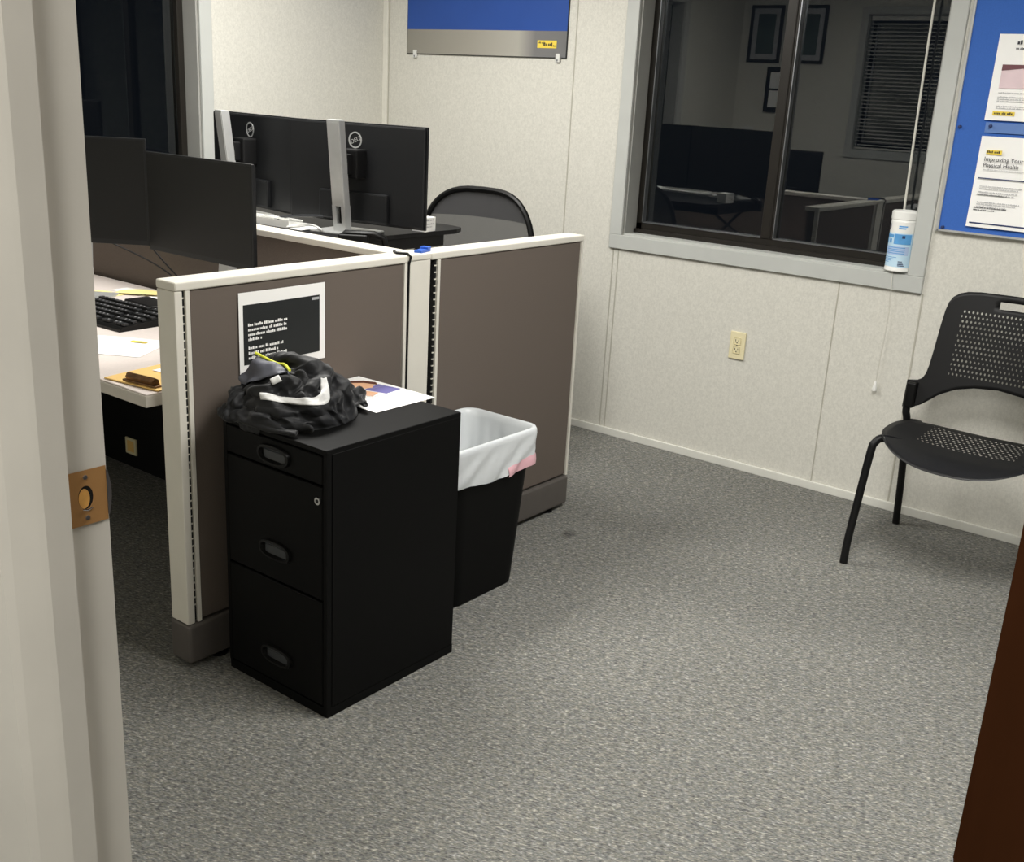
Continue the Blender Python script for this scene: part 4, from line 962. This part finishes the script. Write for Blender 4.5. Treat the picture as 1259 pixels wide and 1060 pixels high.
def baked(name, mb, m, voxel, smooth_it):
    tmp = bpy.data.meshes.new('tmp'); bmesh.ops.recalc_face_normals(mb.bm, faces=mb.bm.faces); mb.bm.to_mesh(tmp); mb.bm.free()
    o = bpy.data.objects.new(name, tmp); COL.objects.link(o)
    r = o.modifiers.new('r', 'REMESH'); r.mode = 'VOXEL'; r.voxel_size = voxel
    s = o.modifiers.new('s', 'SMOOTH'); s.factor = .5; s.iterations = smooth_it
    me = bpy.data.meshes.new_from_object(o.evaluated_get(bpy.context.evaluated_depsgraph_get()))
    bpy.data.objects.remove(o)
    nrm = [v.normal.copy() for v in me.vertices]
    for v, nn in zip(me.vertices, nrm):       # cloth folds: ridges along a wandering direction, with sharp valleys
        p = v.co.copy(); q = p-JC+mn.noise_vector((p-JC)*9)*.022
        a = .7+.9*mn.noise((p-JC)*7); ca, sa = math.cos(a), math.sin(a)
        x, y = q.x*ca+q.y*sa, -q.x*sa+q.y*ca
        f1 = 1-abs(mn.noise(Vector((x*8, y*24, q.z*14)))*1.9); f2 = 1-abs(mn.noise(Vector((x*16+7, y*46, q.z*30+3)))*1.9)
        v.co = p+nn*(.017*(f1-.42)+.006*(f2-.6))*min(1, max(.25, (p.z-CZ)/.03))
    for v in me.vertices:      # lies flat on the cabinet top, hangs a little over its front edge
        if v.co.y > CY0-.004 and v.co.z < CZ+.001: v.co.z = CZ+.001
        if v.co.x < XP1+.004: v.co.x = XP1+.004
    bm2 = bmesh.new(); bm2.from_mesh(me); left = set(bm2.verts); best = []
    while left:
        seed = left.pop(); comp = [seed]; todo = [seed]
        while todo:
            for e in todo.pop().link_edges:
                for w_ in e.verts:
                    if w_ in left: left.discard(w_); comp.append(w_); todo.append(w_)
        if len(comp) > len(best): best = comp
    keep = set(best); bmesh.ops.delete(bm2, geom=[v for v in bm2.verts if v not in keep], context='VERTS'); bm2.to_mesh(me); bm2.free()
    bvh = BVHTree.FromPolygons([v.co.copy() for v in me.vertices], [tuple(p.vertices) for p in me.polygons])
    me.transform(Matrix.Translation(-ROOT[t.name])); me.materials.clear(); me.materials.append(m)
    me.polygons.foreach_set('use_smooth', [True]*len(me.polygons))
    o = bpy.data.objects.new(name, me); COL.objects.link(o); o.parent = t; ROOT[o.name] = ROOT[t.name]
    return o, bvh
b = MB(); rows = []
for j in range(13):
    a = -PI/2+PI*j/12
    rows.append([JC+Vector((JR.x*.93*math.cos(a)*math.cos(2*PI*k/28), JR.y*.93*math.cos(a)*math.sin(2*PI*k/28), JR.z*.9*max(math.sin(a), -.0))) for k in range(28)])
b.grid(rows, closed=True)
b.tube([(-1.965, 1.80, .70), (-1.958, 1.80, .73), (-1.962, 1.798, .762)], [.058, .054, .036], 16)
def taper(n, r): return [r*(.55+.45*math.sin(PI*(.12+.76*i/(n-1)))) for i in range(n)]
for r, pts in FOLDS:
    q = spline(pts, 6); b.tube(q, taper(len(q), r), 10)
shell, bvh = baked('shell_fabric', b, m_cloth, .0034, 9)
def onto(p, off):
    """drop a point onto the jacket surface along the line to the heap's heart"""
    p = Vector(p); c = Vector((JC.x, JC.y+.01, .70)); d = (c-p).normalized()
    hit = bvh.ray_cast(p-d*.12, d)
    return (hit[0] if hit[0] is not None else p) - d*off
def resample(pts, n):
    q = spline(pts, 12); L = [0]
    for a, c in zip(q, q[1:]): L.append(L[-1]+(c-a).length)
    out = []; j = 0
    for k in range(n):
        s = L[-1]*k/(n-1)
        while j < len(L)-2 and L[j+1] < s: j += 1
        out.append(q[j].lerp(q[j+1], (s-L[j])/max(1e-9, L[j+1]-L[j])))
    return out
def ribbon(name, up, lo, m, n, rows_n, off, ridge=0, wide=1.0):
    U, L_ = resample(up, n), resample(lo, n); rows = []
    for j in range(rows_n):
        rows.append([onto(U[i].lerp(L_[i], .5+(j/(rows_n-1)-.5)*wide), off+ridge*(i % 2)) for i in range(n)])
    for _ in range(2):         # the stiff tape bridges the small creases
        rows = [[r[i] if i in (0, n-1) else (r[i-1]+r[i]*2+r[i+1])/4 for i in range(n)] for r in rows] if not ridge else rows
    o = MB().grid(rows).build(name, m, t, smooth='all')
    sd = o.modifiers.new('thick', 'SOLIDIFY'); sd.thickness = .0012; sd.offset = 1
    return o
STRIP_TOP = [(-1.997, 1.625, 0.783), (-1.954, 1.646, 0.784), (-1.918, 1.678, 0.778), (-1.901, 1.715, 0.778), (-1.908, 1.735, 0.792), (-1.925, 1.747, 0.810)]
STRIP_LOW = [(-1.987, 1.618, 0.771), (-1.946, 1.639, 0.771), (-1.907, 1.680, 0.763), (-1.887, 1.732, 0.761), (-1.899, 1.753, 0.783), (-1.922, 1.760, 0.809)]
ribbon('reflective_stripe', STRIP_TOP, STRIP_LOW, m_reflect, 44, 6, .0045, wide=1.05)
# grey lining turned out at the collar, with neon piping along its edge
LIN = [(-2.116, 1.652, 0.786), (-2.109, 1.672, 0.801), (-2.094, 1.706, 0.821), (-2.053, 1.710, 0.835), (-2.007, 1.704, 0.837), (-1.976, 1.695, 0.827)]
LIN2 = [(-2.113, 1.646, 0.778), (-2.095, 1.646, 0.785), (-2.068, 1.638, 0.788), (-2.028, 1.651, 0.806), (-2.000, 1.668, 0.817), (-1.975, 1.688, 0.822)]
n = 26; U, L_ = resample(LIN, n), resample(LIN2, n); rows = []
for j in range(9):
    v = j/8; rows.append([onto(U[i].lerp(L_[i], v), .011+.012*math.sin(PI*v)*math.sin(PI*i/(n-1))) for i in range(n)])
o = MB().grid(rows).build('lining', m_lining, t, smooth='all'); sd = o.modifiers.new('thick', 'SOLIDIFY'); sd.thickness = .003; sd.offset = 1
sb = o.modifiers.new('soft', 'SMOOTH'); sb.iterations = 4
pp = [onto(p, .017) for p in resample([(-2.085, 1.708, 0.824), (-2.060, 1.712, 0.832), (-2.030, 1.712, 0.838), (-2.007, 1.706, 0.838), (-1.985, 1.700, 0.833), (-1.970, 1.694, 0.824)], 20)]
for _ in range(6): pp = [pp[i] if i in (0, 19) else (pp[i-1]+pp[i]*2+pp[i+1])/4 for i in range(20)]
MB().tube(pp, .0036, 8).build('piping', m_neon, t, smooth=True)
ribbon('sewn_label', [(-1.997, 1.655, 0.811), (-1.981, 1.671, 0.817)], [(-1.979, 1.649, 0.801), (-1.967, 1.667, 0.809)], m_reflect, 6, 4, .006)

# ------------------------------------------------------------------ ceiling lights
def troffer(lab, x, y, sx, sy, power):
    t = thing('ceiling_light', lab, 'ceiling light', (x, y, ZC), 0, 'ceiling lights')
    b = MB(); f = .03
    for a, c in (((-sx/2-f, -sy/2-f), (sx/2+f, -sy/2)), ((-sx/2-f, sy/2), (sx/2+f, sy/2+f)), ((-sx/2-f, -sy/2), (-sx/2, sy/2)), ((sx/2, -sy/2), (sx/2+f, sy/2))):
        b.box((a[0], a[1], -.02), (c[0], c[1], 0))
    b.build('light_frame', m_wplast, t, world=False)
    MB().box((-sx/2, -sy/2, -.012), (sx/2, sy/2, -.004)).build('diffuser', m_lamp, t, world=False)
    la = bpy.data.lights.new('lamp', 'AREA'); la.shape = 'RECTANGLE'; la.size = sx; la.size_y = sy; la.energy = power; la.color = (1, .985, .95)
    lo = bpy.data.objects.new('lamp', la); COL.objects.link(lo); lo.parent = t; lo.location = (0, 0, -.03)
for args in LIGHTS: troffer(*args)
w = bpy.data.worlds.new('world'); bpy.context.scene.world = w; w.use_nodes = True
w.node_tree.nodes['Background'].inputs[0].default_value = (.004, .005, .007, 1); w.node_tree.nodes['Background'].inputs[1].default_value = 1
